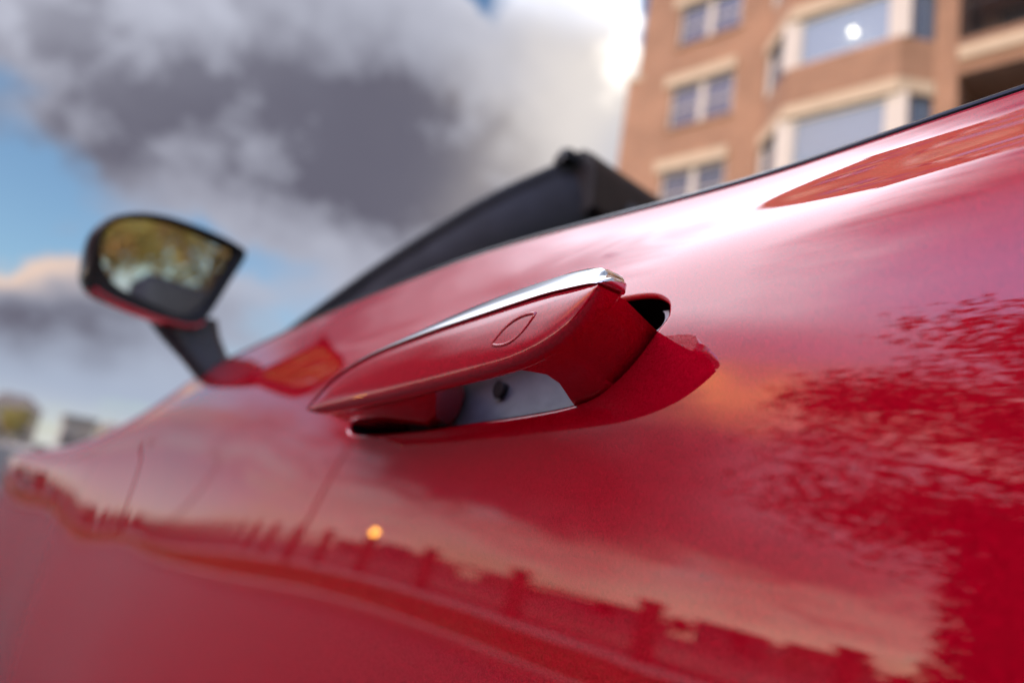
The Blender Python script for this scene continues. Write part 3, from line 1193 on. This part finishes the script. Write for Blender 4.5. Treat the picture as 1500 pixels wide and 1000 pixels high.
# outline of the handle recess in (y, z)
OUTL = catmull([(.1800, .8335), (.1835, .8395), (.195, .8445), (.217, .8453), (.253, .8420), (.295, .8355), (.344, .8252), (.380, .8140), (.402, .8020), (.4145, .7915),
                (.4130, .7855), (.402, .7823), (.380, .7821), (.357, .7829), (.31, .7860), (.2775, .7889), (.249, .7915), (.222, .7947), (.206, .7988), (.196, .8060), (.189, .8140), (.1838, .8235), (.1802, .8298)], 260, True)
OUTL = np.array(OUTL)


def medial(p):
    y = min(max(p[0], .205), .392)
    return np.array([y, np.interp(y, [.205, .25, .31, .36, .392], [.822, .817, .811, .804, .796])])


def ray_outline(p):
    m = medial(p)
    d = p - m
    best = None
    A = OUTL
    B = np.roll(OUTL, -1, 0)
    e = B - A
    den = d[0] * e[:, 1] - d[1] * e[:, 0]
    w = A - m
    with np.errstate(divide='ignore', invalid='ignore'):
        t = (w[:, 0] * e[:, 1] - w[:, 1] * e[:, 0]) / den
        s = (w[:, 0] * d[1] - w[:, 1] * d[0]) / den
    ok = (t > 0) & (s >= -1e-9) & (s <= 1 + 1e-9)
    return m + d * t[ok].min()


vs = np.unique(np.concatenate([np.linspace(0, .68, 26), np.linspace(.68, 1, 64)]))
ys_door = np.unique(np.round(np.concatenate([np.linspace(.001, .15, 14), np.linspace(.15, .45, 91), np.linspace(.45, 1.299, 40)]), 5))


def nearest(a, v):
    return int(np.argmin(np.abs(a - v)))


_zb, _zt = .20, float(ZB(.3))
i0, i1 = nearest(ys_door, .163), nearest(ys_door, .433)
j0, j1 = nearest(vs, (.762 - _zb) / (_zt - _zb)), nearest(vs, (.862 - _zb) / (_zt - _zb))
door = panel_mesh('door', ys_door, vs, M_PAINT, hole=(i0, i1, j0, j1))
vq = np.linspace(0, 1, 60)
panel_mesh('front_fender', np.unique(np.concatenate([np.linspace(1.301, 2.0, 40), np.linspace(2.0, 2.83, 90), np.linspace(2.83, 3.0, 8)])), vq, M_PAINT)
panel_mesh('rear_quarter', np.unique(np.concatenate([np.linspace(-1.5, -.98, 14), np.linspace(-.98, -.15, 90), np.linspace(-.15, -.001, 8)])), vq, M_PAINT)
panel_mesh('body_side_panel', np.unique(np.concatenate([np.linspace(-1.5, -.98, 10), np.linspace(-.98, -.15, 70), np.linspace(-.15, 2.0, 50), np.linspace(2.0, 2.83, 70), np.linspace(2.83, 3.0, 6)])), vq, M_PAINT, mirror=True)


def cpt(P):
    return tuple(np.array(P, float) - CARO)


def cbuild(mb, name, mat, parent=None, smooth=None, **k):
    """mb holds world points"""
    mb.v = [tuple(np.array(q, float) - CARO) for q in mb.v]
    return mb.build(name, mat, parent or car, smooth, **k)


# dark structure behind the shut lines
for yy in (0.0, 1.30):
    zz = np.linspace(.22, float(ZB(yy)) - .005, 30)
    mb = MB().grid([[(float(F(yy + d, z)) + .022, yy + d, z) for z in zz] for d in (-.03, .03)])
    cbuild(mb, 'door_jamb', M_RUBBER)


# belt trim strip on the door top and the inner panel
def strip():
    ys = np.linspace(-.9, 1.02, 150)
    rings = []
    for y in ys:
        z = float(ZB(y))
        x = float(F(y, z))
        rings.append([(x - .0005, y, z - .001), (x - .0008, y, z + .0008), (x + .0002, y, z + .0022), (x + .004, y, z + .0032), (x + .012, y, z + .003), (x + .013, y, z - .002)])
    cbuild(MB().loft(rings), 'belt_seal', M_BLACK_GLOSS, smooth=50)
    rings = []
    for y in ys:
        z = float(ZB(y))
        x = float(F(y, z))
        rings.append([(x + .0135, y, z + .001), (x + .05, y, z + .002), (x + .075, y, z - .012), (x + .085, y, z - .06), (x + .10, y, .45), (x + .06, y, .45)])
    cbuild(MB().loft(rings), 'door_inner_panel', M_LEATHER, smooth=40)
    for r in rings:
        pass
    mir = [[(1.86 - q[0], q[1], q[2]) for q in r] for r in rings]
    cbuild(MB().loft(mir), 'door_inner_panel', M_LEATHER, smooth=40)


strip()


# hood, deck and ends
def hood():
    P = []
    for y in np.linspace(1.06, 3.0, 50):
        zt = float(ZB(y))
        x = float(F(y, zt))
        row = []
        for t in np.concatenate([np.linspace(0, .18, 12)**1, np.linspace(.2, 1.8, 20), np.linspace(1.82, 2, 12)]):
            tt = t if t <= 1 else 2 - t
            X = x + tt * (.93 - x)
            z = zt + .033 * (1 - math.exp(-(X - x) / .06)) + .035 * (1 - (1 - tt)**2)
            row.append(((X if t <= 1 else 1.86 - X), y, z))
        P.append(row)
    cbuild(MB().grid(P), 'hood', M_PAINT, smooth=60)
    # nose
    y = 3.0
    zt = float(ZB(y))
    top = P[-1]
    rows = [top]
    for k, (dy, zf) in enumerate(((.07, .9), (.10, .65), (.10, .35), (.06, .0))):
        rows.append([(q[0] + (.93 - q[0]) * .03 * k, y + dy * (1 - ((q[0] - .93) / .93)**2 * .6), .2 + (q[2] - .2) * zf) for q in top])
    cbuild(MB().grid(rows), 'front_bumper', M_PAINT, smooth=60)
    for sx in (0, 1):
        mb = MB()
        rr = []
        for i in range(7):
            a = math.pi * (i + .5) / 7
            rr.append([(.0 + .10 * math.sin(a) * math.cos(b) + .20, 2.86 + .13 * math.cos(a), .60 + .035 * math.sin(a) * math.sin(b) * 1.2) for b in [2 * math.pi * j / 14 for j in range(14)]])
        if sx:
            rr = [[(1.86 - q[0], q[1], q[2]) for q in r] for r in rr]
        cbuild(mb.loft(rr), 'headlight', M_BLACK_GLOSS, smooth=60)
    # rear deck
    P = []
    for y in np.linspace(-1.5, -.42, 24):
        zt = float(ZB(y))
        x = float(F(y, zt))
        P.append([((x + t * (1.86 - 2 * x)), y, zt + .05 * (1 - (2 * t - 1)**2) + .012 * (1 - abs(2 * t - 1)**8)) for t in np.linspace(0, 1, 30)])
    cbuild(MB().grid(P), 'rear_deck', M_PAINT, smooth=60)
    rows = [P[0]]
    for k, (dy, zf) in enumerate(((-.08, .93), (-.12, .7), (-.12, .4), (-.06, 0))):
        rows.append([(q[0] + (.93 - q[0]) * .04 * k, -1.5 + dy * (1 - ((q[0] - .93) / .93)**2 * .5), .25 + (q[2] - .25) * zf) for q in P[0]])
    cbuild(MB().grid(rows), 'rear_bumper', M_PAINT, smooth=60)
    # folded soft top in front of the deck
    rr = []
    for t in np.linspace(0, 1, 24):
        x = .22 + t * 1.42
        s = 1 - .25 * (2 * t - 1)**4
        rr.append([(x, -.42 + .16 * math.cos(a) * s, .945 + .055 * math.sin(a) * s) for a in [2 * math.pi * k / 14 for k in range(14)]])
    cbuild(MB().loft(rr), 'folded_soft_top', M_BLACK_TRIM, smooth=60)
    # floor
    cbuild(MB().box((.1, -1.45, .16), (1.76, 2.9, .2)), 'underbody', M_RUBBER)


hood()


# wheels
def wheel(cx, cy, side):
    rings = []
    for k in range(40):
        a = 2 * math.pi * k / 40
        ca, sa = math.cos(a), math.sin(a)
        sec = [(.24, -.10), (.325, -.115), (.343, -.09), (.345, 0), (.343, .09), (.325, .115), (.24, .10), (.235, 0)]
        rings.append([(cx + w, cy + r * ca, .345 + r * sa) for r, w in sec])
    t = cbuild(MB().grid(rings, cu=True, cv=True), 'wheel', M_TYRE, smooth=40)
    mb = MB()
    out = -.10 * side
    rim = []
    for k in range(40):
        a = 2 * math.pi * k / 40
        rim.append([(cx + w * side, cy + r * math.cos(a), .345 + r * math.sin(a)) for r, w in ((.238, -.10), (.225, -.105), (.215, -.08), (.21, .08))])
    mb.grid(rim, cu=True)
    for k in range(5):
        a = 2 * math.pi * (k + .25) / 5
        u = np.array([0, math.cos(a), math.sin(a)])
        w = np.array([0, -math.sin(a), math.cos(a)])
        c = np.array([cx - .06 * side, cy, .345])
        o = np.array([-.03 * side, 0, 0])
        mb.loft([[c + u * r + w * q + o * e for q, e in ((-h, 0), (-h * .5, 1), (h * .5, 1), (h, 0))] for r, h in ((.02, .035), (.22, .022))])
    mb.tube([(cx - .095 * side, cy, .345), (cx + .06 * side, cy, .345)], .05, 16)
    cbuild(mb, 'rim', M_ALLOY, t, smooth=40)


for sd_, xx in ((1, .135), (-1, 1.725)):
    for yy in (WF, WR):
        wheel(xx, yy, sd_)
# dark wheel arch liners
for xx in (.30, 1.56):
    for yy in (WF, WR):
        mb = MB().grid([[(xx + w, yy + .40 * math.cos(a), .345 + .40 * math.sin(a)) for w in (-.25, .25)] for a in np.linspace(-.3, math.pi + .3, 24)])
        cbuild(mb, 'wheel_arch_liner', M_RUBBER, smooth=40)


# fender vent
def vent():
    yc, zc = 1.86, .675
    rows = []
    n = 16
    for s in (1.0, .9):
        rows.append([(float(F(yc + .085 * s * math.cos(a) * (1 + .25 * math.sin(a)), zc + .026 * s * math.sin(a))) - (.001 if s == 1 else -.012), yc + .085 * s * math.cos(a) * (1 + .25 * math.sin(a)), zc + .026 * s * math.sin(a)) for a in [2 * math.pi * k / n for k in range(n)]])
    v = cbuild(MB().loft(rows, cap=False), 'side_vent', M_BLACK_GLOSS, smooth=40)
    mb = MB()
    yy = [q[1] for q in rows[1]]
    mb.v = [tuple(q) for q in rows[1]]
    mb.f = [tuple(range(n))]
    cbuild(mb, 'vent_mesh', M_RUBBER, v)
    for dz in (-.008, .008):
        cbuild(MB().box((float(F(yc, zc)) - .001, yc - .07, zc + dz - .0025), (float(F(yc, zc)) + .008, yc + .07, zc + dz + .0025)), 'vent_bar', M_CHROME, v)


vent()

# ------------------------------------------------------------------ door handle
E_OUT = .0325           # how far the handle has popped out
TOP = catmull([(.1835, .8372), (.1875, .8418), (.198, .8434), (.217, .8430), (.253, .8398), (.295, .8332), (.344, .8228), (.378, .8112), (.394, .8000), (.4015, .7928)], 90)
LOW = catmull([(.1830, .8330), (.187, .8334), (.198, .8334), (.214, .8330), (.2495, .8300), (.2925, .8260), (.343, .8193), (.377, .8095), (.3933, .7994), (.4012, .7926)], 90)
BOT = catmull([(.1815, .8315), (.1836, .8268), (.1885, .8205), (.1950, .8150), (.2030, .8108), (.2146, .8070), (.231, .8040), (.271, .7997), (.320, .7950), (.365, .7917), (.392, .7904), (.4005, .7912)], 90)


def redist(c, n=90):
    c = np.array(c)
    l = np.concatenate([[0], np.cumsum(np.linalg.norm(np.diff(c, axis=0), axis=1))])
    t = np.linspace(0, l[-1], n)
    return np.stack([np.interp(t, l, c[:, 0]), np.interp(t, l, c[:, 1])], -1)


TOP, LOW, BOT = redist(TOP), redist(LOW), redist(BOT)


def hp(p, dep):
    """point of the popped-out handle: dep is the depth behind its outer face"""
    fx = .3 * float(F(p[0], p[1])) + .7 * (float(F(p[0], .808)) + .12 * (p[1] - .808))
    return (fx - E_OUT + dep, float(p[0]), float(p[1]))


PBY = [.1800, .1838, .189, .196, .206, .222, .249, .2775, .31, .357, .38, .402, .414]
PBZ = [.8300, .8235, .8140, .8060, .7988, .7947, .7915, .7889, .7860, .7829, .7821, .7823, .7860]


def door_handle():
    # grip blade: cross-section from the chrome line round the lower edge and back
    sec = [(.998, .0108), (.998, .0004), (.97, .0), (.8, -.0004), (.6, -.0007), (.4, -.0007), (.25, -.0005), (.15, -.0002), (.09, .0004), (.045, .0014), (.012, .0030), (.0, .0048), (.012, .0072), (.06, .0092), (.15, .0105), (.55, .0112)]
    rings = []
    for b, l in zip(BOT, LOW):
        rings.append([hp(b * (1 - f) + l * f, d) for f, d in sec])
    h = cbuild(MB().loft(rings), 'door_handle', M_PAINT, smooth=50)
    # chrome strip along the upper edge
    rings = []
    for k, (l, t) in enumerate(zip(LOW, TOP)):
        rings.append([hp(l * (1 - f) + t * f, d) for f, d in ((.02, .0006), (.04, -.0010), (.2, -.0010), (.5, .0004), (.8, .0022), (.95, .0036), (1.0, .0055), (1.0, .0125), (.02, .0125))])
    l, t = np.array(rings[0]), None
    c = l.mean(0)
    pre = []
    for s, dy in ((.35, -.0034), (.7, -.0028), (.9, -.0016)):
        pre.append([tuple(c + (q - c) * s + np.array([0, dy, 0])) for q in l])
    cbuild(MB().loft(pre + rings), 'chrome_strip', M_CHROME, h, smooth=50)
    # rear leg: the tall red end of the handle running back into the door
    nb = int(np.argmin(np.abs(BOT[:, 0] - .222)))
    rings = []
    for dep, fy, drop in ((.0045, .224, 0), (.009, .2195, .0), (.014, .2155, .0), (.020, .2140, 0), (.030, .2165, 0), (.040, .2225, .0), (.050, .2240, 0), (.066, .2245, 0)):
        ring = []
        sub = BOT[:nb]
        yr = sub[0, 0]
        for p in sub:
            y = yr + (p[0] - yr) * (fy - yr) / (sub[-1, 0] - yr) if p[0] > .2 else p[0]
            f = np.clip((p[0] - .19) / .03, 0, 1)
            y = p[0] * (1 - f) + (yr + (p[0] - yr) * (fy - yr) / (sub[-1, 0] - yr)) * f
            wz = float(sstep(.012, .032, dep))
            zlow = np.interp(y, PBY, PBZ) + .0022
            ring.append(hp((y, p[1] * (1 - wz) + min(zlow, p[1]) * wz), dep))
        zf = ring[-1][2]
        for q in (.25, .5, .75):
            ring.append(hp((fy + .002 * math.sin(math.pi * q), zf + (.8315 - zf) * q), dep))
        ring.append(hp((fy - .001, .8318), dep))
        ring.append(hp((.200, .8337), dep))
        ring.append(hp((.187, .8335), dep))
        zt = .8340 - .27 * max(dep - .004, 0)
        ring = [(q[0], q[1] + .10 * max(dep - .004, 0) * (1 if q[1] < .2 else 0), min(q[2], zt)) for q in ring]
        rings.append(ring)
    cbuild(MB().loft(rings), 'handle_leg', M_PAINT, h, smooth=42)
    # front leg
    rings = []
    for dep, ya, yb in ((.0095, .283, .397), (.016, .290, .398), (.022, .298, .399), (.030, .308, .400), (.050, .326, .400)):
        ring = []
        for y, zf in ((yb, .5), (yb - .004, .15), (yb - .02, .02), ((ya + yb) / 2, 0), (ya + .012, .02), (ya + .004, .12), (ya, .35), (ya, .7), (ya + .004, .92), (ya + .012, 1.0), ((ya + yb) / 2, 1.0), (yb - .01, .95)):
            wz = float(sstep(.010, .028, dep))
            zb_ = (np.interp(y, BOT[::1, 0], BOT[::1, 1]) + .0005) * (1 - wz) + (np.interp(y, PBY, PBZ) + .0028 + .0050 * float(sstep(.315, .345, y))) * wz
            zt_ = np.interp(y, LOW[:, 0], LOW[:, 1]) - .004
            ring.append(hp((y, zb_ + (zt_ - zb_) * zf), dep))
        rings.append(ring)
    cbuild(MB().loft(rings), 'handle_leg', M_PAINT, h, smooth=38)
    # embossed touch mark: a leaf outline
    a, b = np.array([.2358, .8155]), np.array([.2135, .8258])
    ax = b - a
    pn = np.array([-ax[1], ax[0]]) / np.linalg.norm(ax)
    loop = []
    for k in range(24):
        t = k / 23
        loop.append(a + ax * t + pn * .0052 * math.sin(math.pi * t)**.8)
    for k in range(1, 23):
        t = 1 - k / 23
        loop.append(a + ax * t - pn * .0040 * math.sin(math.pi * t)**.8)
    rings = []
    nL = len(loop)
    for k, p in enumerate(loop):
        tg = loop[(k + 1) % nL] - loop[k - 1]
        tg /= np.linalg.norm(tg)
        q = np.array([-tg[1], tg[0]])
        rings.append([hp(p + q * o, d - .0007) for o, d in ((-.0010, .0004), (-.0006, -.0002), (0, -.0004), (.0006, -.0002), (.0010, .0004))])
    cbuild(MB().grid(rings, cu=True, cv=True), 'touch_mark', M_PAINT, h, smooth=70)
    return h


handle = door_handle()


def recess():
    n = 130
    out = redist(np.vstack([OUTL, OUTL[:1]]), n + 1)[:-1]
    tg = np.roll(out, -1, 0) - np.roll(out, 1, 0)
    tg /= np.linalg.norm(tg, axis=1)[:, None]
    hn = np.stack([-tg[:, 1], tg[:, 0]], -1)
    med = np.array([medial(p) for p in out])
    hn *= np.sign(((med - out) * hn).sum(1))[:, None]

    def ringat(off, dep):
        P = out + hn * off
        return [(float(F(p[0], p[1])) + dep, float(p[0]), float(p[1])) for p in P]
    r = cbuild(MB().loft([ringat(.0026, .0018), ringat(.0030, .006), ringat(.0032, .040)], cap=False), 'handle_recess', M_BLACK_GLOSS, smooth=50)
    # grey back plate; a raised dark disc paints the shade of its screw hole
    P = out + hn * .003
    y0, y1 = .2255, .375
    rows = []
    for y in np.linspace(y0, y1, 14):
        top = np.interp(y, TOP[:, 0], TOP[:, 1]) + .002
        bot = np.interp(y, [.2, .222, .249, .31, .357, .40], [.7988, .7947, .7915, .786, .7829, .782]) + .0004
        rows.append([(float(F(y, .80)) + .025 - .010 * (1 - f)**2, y, bot + (top - bot) * f) for f in np.linspace(0, 1, 8)])
    pl = cbuild(MB().grid(rows), 'recess_plate', M_RECESS, r, smooth=60)
    yh, zh = .2965, .8115
    xh = float(F(yh, .80)) + .0222
    mb = MB()
    ring = lambda rad, d: [(xh + d, yh + rad * math.cos(a), zh + rad * math.sin(a)) for a in [2 * math.pi * k / 20 for k in range(20)]]
    cbuild(MB().loft([ring(.0046, -.0030), ring(.0042, -.0034), ring(.0040, .002)]), 'hole_disc', M_RUBBER, r, smooth=40)
    clip = []
    for k in range(9):
        a = -1.0 + k * .25
        yy, zz = .1905 - .0062 * math.cos(a), .8318 + .0052 * math.sin(a) + .001
        clip.append([(float(F(yy, zz)) + d, yy + e, zz) for d, e in ((.006, 0), (.006, .004), (.016, .004), (.016, 0))])
    cbuild(MB().loft(clip), 'recess_clip', simple('clip_plastic', (.55, .56, .58), .3), r, smooth=50)
    mb = MB()
    cbuild(MB().loft([ringat(.0031, .039), ringat(.0031, .041)]), 'recess_floor', M_RUBBER, r)
    return r


recess()

# ------------------------------------------------------------------ windscreen frame
SP = catmull([(.085, 1.01, .875), (.10, .986, .894), (.145, .980, .957), (.18, .951, 1.008), (.225, .906, 1.071), (.275, .849, 1.135), (.315, .805, 1.181), (.36, .766, 1.222), (.385, .747, 1.242), (.41, .73, 1.248)], 60)


def pillar(mirror=False):
    rings = []
    W = np.array([.10, -.50, -.86])
    W /= np.linalg.norm(W)
    n = len(SP)
    for k, p in enumerate(SP):
        t = SP[min(k + 1, n - 1)] - SP[max(k - 1, 0)]
        t /= np.linalg.norm(t)
        w = W - t * (W @ t)
        w /= np.linalg.norm(w)
        o = np.cross(t, w)
        o /= np.linalg.norm(o)
        if o[0] > 0:
            o = -o
        wd = .115 * min(1, .45 + k / 14)
        # outer face with a soft rib near the upper edge
        sec = [(0, 0), (.04, .008), (.10, .0105), (.17, .008), (.22, .0055), (.28, .007), (.36, .0095), (.6, .009), (.85, .004), (1.0, -.006), (1.0, -.03), (.5, -.04), (.1, -.03), (0, -.015)]
        ring = [p + w * wd * a + o * (b - .010) for a, b in sec]
        rings.append([((1.86 - q[0]) if mirror else q[0], q[1], q[2]) for q in ring])
    return cbuild(MB().loft(rings), 'windscreen_pillar', M_BLACK_TRIM, smooth=50)


pl_l = pillar()
pillar(True)


M_VISOR = simple('visor_fabric', (.10, .10, .105), .8)


def header():
    rings = []
    for t in np.linspace(0, 1, 30):
        x = .395 + t * (1.465 - .395)
        s = 1 - (2 * t - 1)**2
        y = .728 + .05 * s
        z = 1.243 + .014 * s
        rings.append([(x, y + dy, z + dz) for dy, dz in ((.03, -.006), (.015, .008), (-.01, .006), (-.03, -.006), (-.04, -.03), (-.045, -.085), (-.01, -.10), (.03, -.07))])
    cbuild(MB().loft(rings), 'windscreen_header', M_BLACK_TRIM, smooth=45)
    # rubber seal lip at the corner of the header
    rr = []
    for t in np.linspace(0, 1, 16):
        x = .375 + t * .06
        z = 1.243 + .006 * math.sin(t * 7) * .5 + .003 * math.sin(t * 17)
        rr.append([(x, .742 - .02 * t + dy, z + dz) for dy, dz in ((-.012, -.012), (-.012, .0), (.0, .004), (.012, -.006), (.012, -.014))])
    cbuild(MB().loft(rr), 'header_seal', M_RUBBER, smooth=45)
    # sun visors
    for x0, x1 in ((.47, .86), (1.0, 1.39)):
        mb = MB().loft([[(x, .70 + dy, 1.20 + dz) for dy, dz in ((.06, .01), (.055, -.012), (-.02, -.06), (-.03, -.05), (.0, .0))] for x in np.linspace(x0, x1, 6)])
        bevel(cbuild(mb, 'sun_visor', M_VISOR), .008, 3)
    # glass
    m = mat_pane('windscreen_glass', (.02, .025, .025), .88)
    rows = []
    for t in np.linspace(0, 1, 24):
        s = 1 - (2 * t - 1)**2
        lo = np.array([.12 + t * 1.62, 1.0 + .36 * s, .885 + .02 * s])
        hi = np.array([.42 + t * 1.02, .745 + .09 * s, 1.235 + .018 * s])
        rows.append([tuple(lo * (1 - f) + hi * f + np.array([0, .02 * math.sin(math.pi * f), 0])) for f in np.linspace(0, 1, 8)])
    cbuild(MB().grid(rows), 'windscreen_glass', m, smooth=60)
    # cowl and dashboard
    rows = []
    for t in np.linspace(0, 1, 24):
        s = 1 - (2 * t - 1)**2
        a = np.array([.10 + t * 1.66, 1.02 + .37 * s, .872 + .02 * s])
        rows.append([tuple(a + np.array([0, .10, -.03])), tuple(a), tuple(a + np.array([0, -.30 - .25 * s, -.01])), tuple(a + np.array([0, -.36 - .28 * s, -.06])), tuple(a + np.array([0, -.34 - .28 * s, -.4]))])
    cbuild(MB().grid(rows), 'dashboard', M_LEATHER, smooth=40)
    # rear-view mirror
    mb = MB().loft([[(.93 + .11 * c + (0 if d else 0), .80 + d, 1.175 + .032 * s) for c, s in [(math.copysign(abs(math.cos(a))**.6, math.cos(a)), math.copysign(abs(math.sin(a))**.6, math.sin(a))) for a in [2 * math.pi * k / 20 for k in range(20)]]] for d in (0, .03)])
    cbuild(mb, 'rear_view_mirror', M_BLACK_TRIM, smooth=40)


header()


# seats and steering wheel
def seat(cx):
    def slabs(ctrl):
        rings = []
        for y, z, w, t in ctrl:
            rings.append([(cx + w * c, y + t * s * .9, z + t * s * .2) for c, s in [(math.copysign(abs(math.cos(a))**.5, math.cos(a)), math.copysign(abs(math.sin(a))**.5, math.sin(a))) for a in [2 * math.pi * k / 20 for k in range(20)]]])
        return rings
    s = cbuild(MB().loft(slabs([(.08, .42, .24, .06), (.0, .62, .25, .07), (-.06, .78, .22, .065), (-.09, .88, .14, .055), (-.10, .93, .12, .05), (-.12, 1.03, .12, .05), (-.13, 1.06, .09, .03)])), 'seat_back', M_LEATHER, smooth=60)
    rr = []
    for y, w, t in ((.60, .20, .03), (.56, .25, .07), (.3, .25, .08), (.08, .24, .07)):
        rr.append([(cx + w * c, y, .40 + t * sn) for c, sn in [(math.copysign(abs(math.cos(a))**.5, math.cos(a)), math.copysign(abs(math.sin(a))**.5, math.sin(a))) for a in [2 * math.pi * k / 20 for k in range(20)]]])
    cbuild(MB().loft(rr), 'seat_cushion', M_LEATHER, smooth=60)


seat(.52)
seat(1.34)
rr = []
for k in range(32):
    a = 2 * math.pi * k / 32
    c = np.array([.52 + .18 * math.cos(a), .60 - .06 * math.sin(a), .80 + .165 * math.sin(a)])
    e = c - np.array([.52, .60, .80])
    e /= np.linalg.norm(e)
    nn = np.array([0, .94, .34])
    rr.append([c + (e * math.cos(b) + nn * math.sin(b)) * .015 for b in [2 * math.pi * j / 8 for j in range(8)]])
st = cbuild(MB().grid(rr, cu=True, cv=True), 'steering_wheel', M_LEATHER, smooth=60)
cbuild(MB().tube([(.52, .60, .80), (.52, .75, .76)], .05, 14).tube([(.36, .60, .80), (.68, .60, .80)], .016, 8), 'steering_column', M_LEATHER, st, smooth=50)

# ------------------------------------------------------------------ side mirror
MM = np.array([-.0097, .9878, .9794])
MU = np.array([.99273, .12033, 0])
MV = np.array([.00362, -.02985, .99955])
MN = np.array([.12028, -.99228, -.03007])
OUTER = [(.0863, .0565), (.0724, .0655), (.0431, .0692), (.0067, .0696), (-.027, .0667), (-.0573, .0576), (-.0805, .0417), (-.0914, .0182), (-.0906, -.0113), (-.0845, -.0386), (-.0661, -.0508), (-.0254, -.0572), (.0164, -.059), (.0462, -.0555), (.0593, -.0394), (.0761, .0176)]
GLASS = [(.0635, .0465), (.0476, .0528), (.0194, .056), (-.0155, .0559), (-.047, .0494), (-.0678, .0382), (-.0767, .0198), (-.074, -.0008), (-.0626, -.0223), (-.044, -.0331), (-.0145, -.0379), (.0204, -.0426), (.0397, -.0337), (.0511, -.0097)]


def side_mirror():
    oc = np.array(catmull(OUTER, 64, True))
    gc = np.array(catmull(GLASS, 64, True)) * 1.06
    # align starts
    P = lambda q, d: MM + MU * q[0] + MV * q[1] - MN * d
    cen = oc.mean(0)
    shell = []
    for s, d, sh in ((.93, .006, 0), (.985, -.001, 0), (1.0, .004, 0), (1.02, .018, 0), (1.0, .040, 0), (.92, .062, .0), (.76, .082, 0), (.5, .095, 0), (.2, .100, 0)):
        shell.append([P(cen + (q - cen) * s, d) for q in oc])
    # lower part of the shell is painted, the rest black
    sm = MB().loft(shell[2:], cap=False)
    sm.f.append(tuple(len(sm.v) - 64 + j for j in range(64)))
    h = cbuild(sm, 'side_mirror', M_BLACK_GLOSS, smooth=60)
    # frame ring round the glass
    fr = [[P(q, .004) for q in oc], [P(cen + (q - cen) * .985, -.0015) for q in oc], [P(cen + (q - cen) * .94, -.0005) for q in oc], [P(gc_, .004) for gc_ in gc * 1.03], [P(gc_, .0165) for gc_ in gc]]
    cbuild(MB().grid(fr, cv=True), 'mirror_frame', M_BLACK_TRIM, h, smooth=60)
    m = simple('mirror_silver', (.93, .94, .95), .02, 1.0, var=0.0)
    m.node_tree.nodes['Principled BSDF'].inputs['Roughness'].default_value = .01
    for l in list(m.node_tree.links):
        if l.to_socket.name == 'Roughness':
            m.node_tree.links.remove(l)
    TL = .045
    gb = MB().loft([[P(q * .2, .0112 - TL * q[1] * .2) for q in gc], [P(q * .999, .0112 - TL * q[1]) for q in gc]], cap=False)
    n0 = len(gb.v)
    gb.f.append(tuple(range(64)))
    cbuild(gb, 'mirror_glass', m, h)
    # painted lower cover
    low = []
    for d, s in ((-.002, .965), (-.003, 1.0), (.004, 1.02), (.018, 1.04), (.040, 1.02), (.062, .94), (.07, .87)):
        row = []
        for q in oc:
            if q[1] < -.046 + .12 * max(0, q[0] - .03) and q[0] > -.085:
                row.append(P(cen + (q - cen) * s, d))
        low.append(row)
    cbuild(MB().grid(low), 'mirror_cover', M_PAINT, h, smooth=60)
    # stalk: a flattened arm to the door
    rings = []
    for k, (c, w, t) in enumerate((((.028, 1.035, .935), .040, .030), ((.042, 1.03, .915), .034, .026), ((.064, 1.02, .89), .027, .024), ((.084, 1.01, .868), .024, .024), ((.100, 1.01, .852), .028, .028), ((.108, 1.01, .83), .034, .03))):
        c = np.array(c)
        rings.append([c + np.array([w * ca, t * sa, .25 * w * ca]) for ca, sa in [(math.copysign(abs(math.cos(a))**.55, math.cos(a)), math.copysign(abs(math.sin(a))**.55, math.sin(a))) for a in [2 * math.pi * j / 24 for j in range(24)]]])
    cbuild(MB().loft(rings), 'mirror_stalk', simple('stalk_satin_black', (.075, .077, .088), .26), h, smooth=50)


side_mirror()
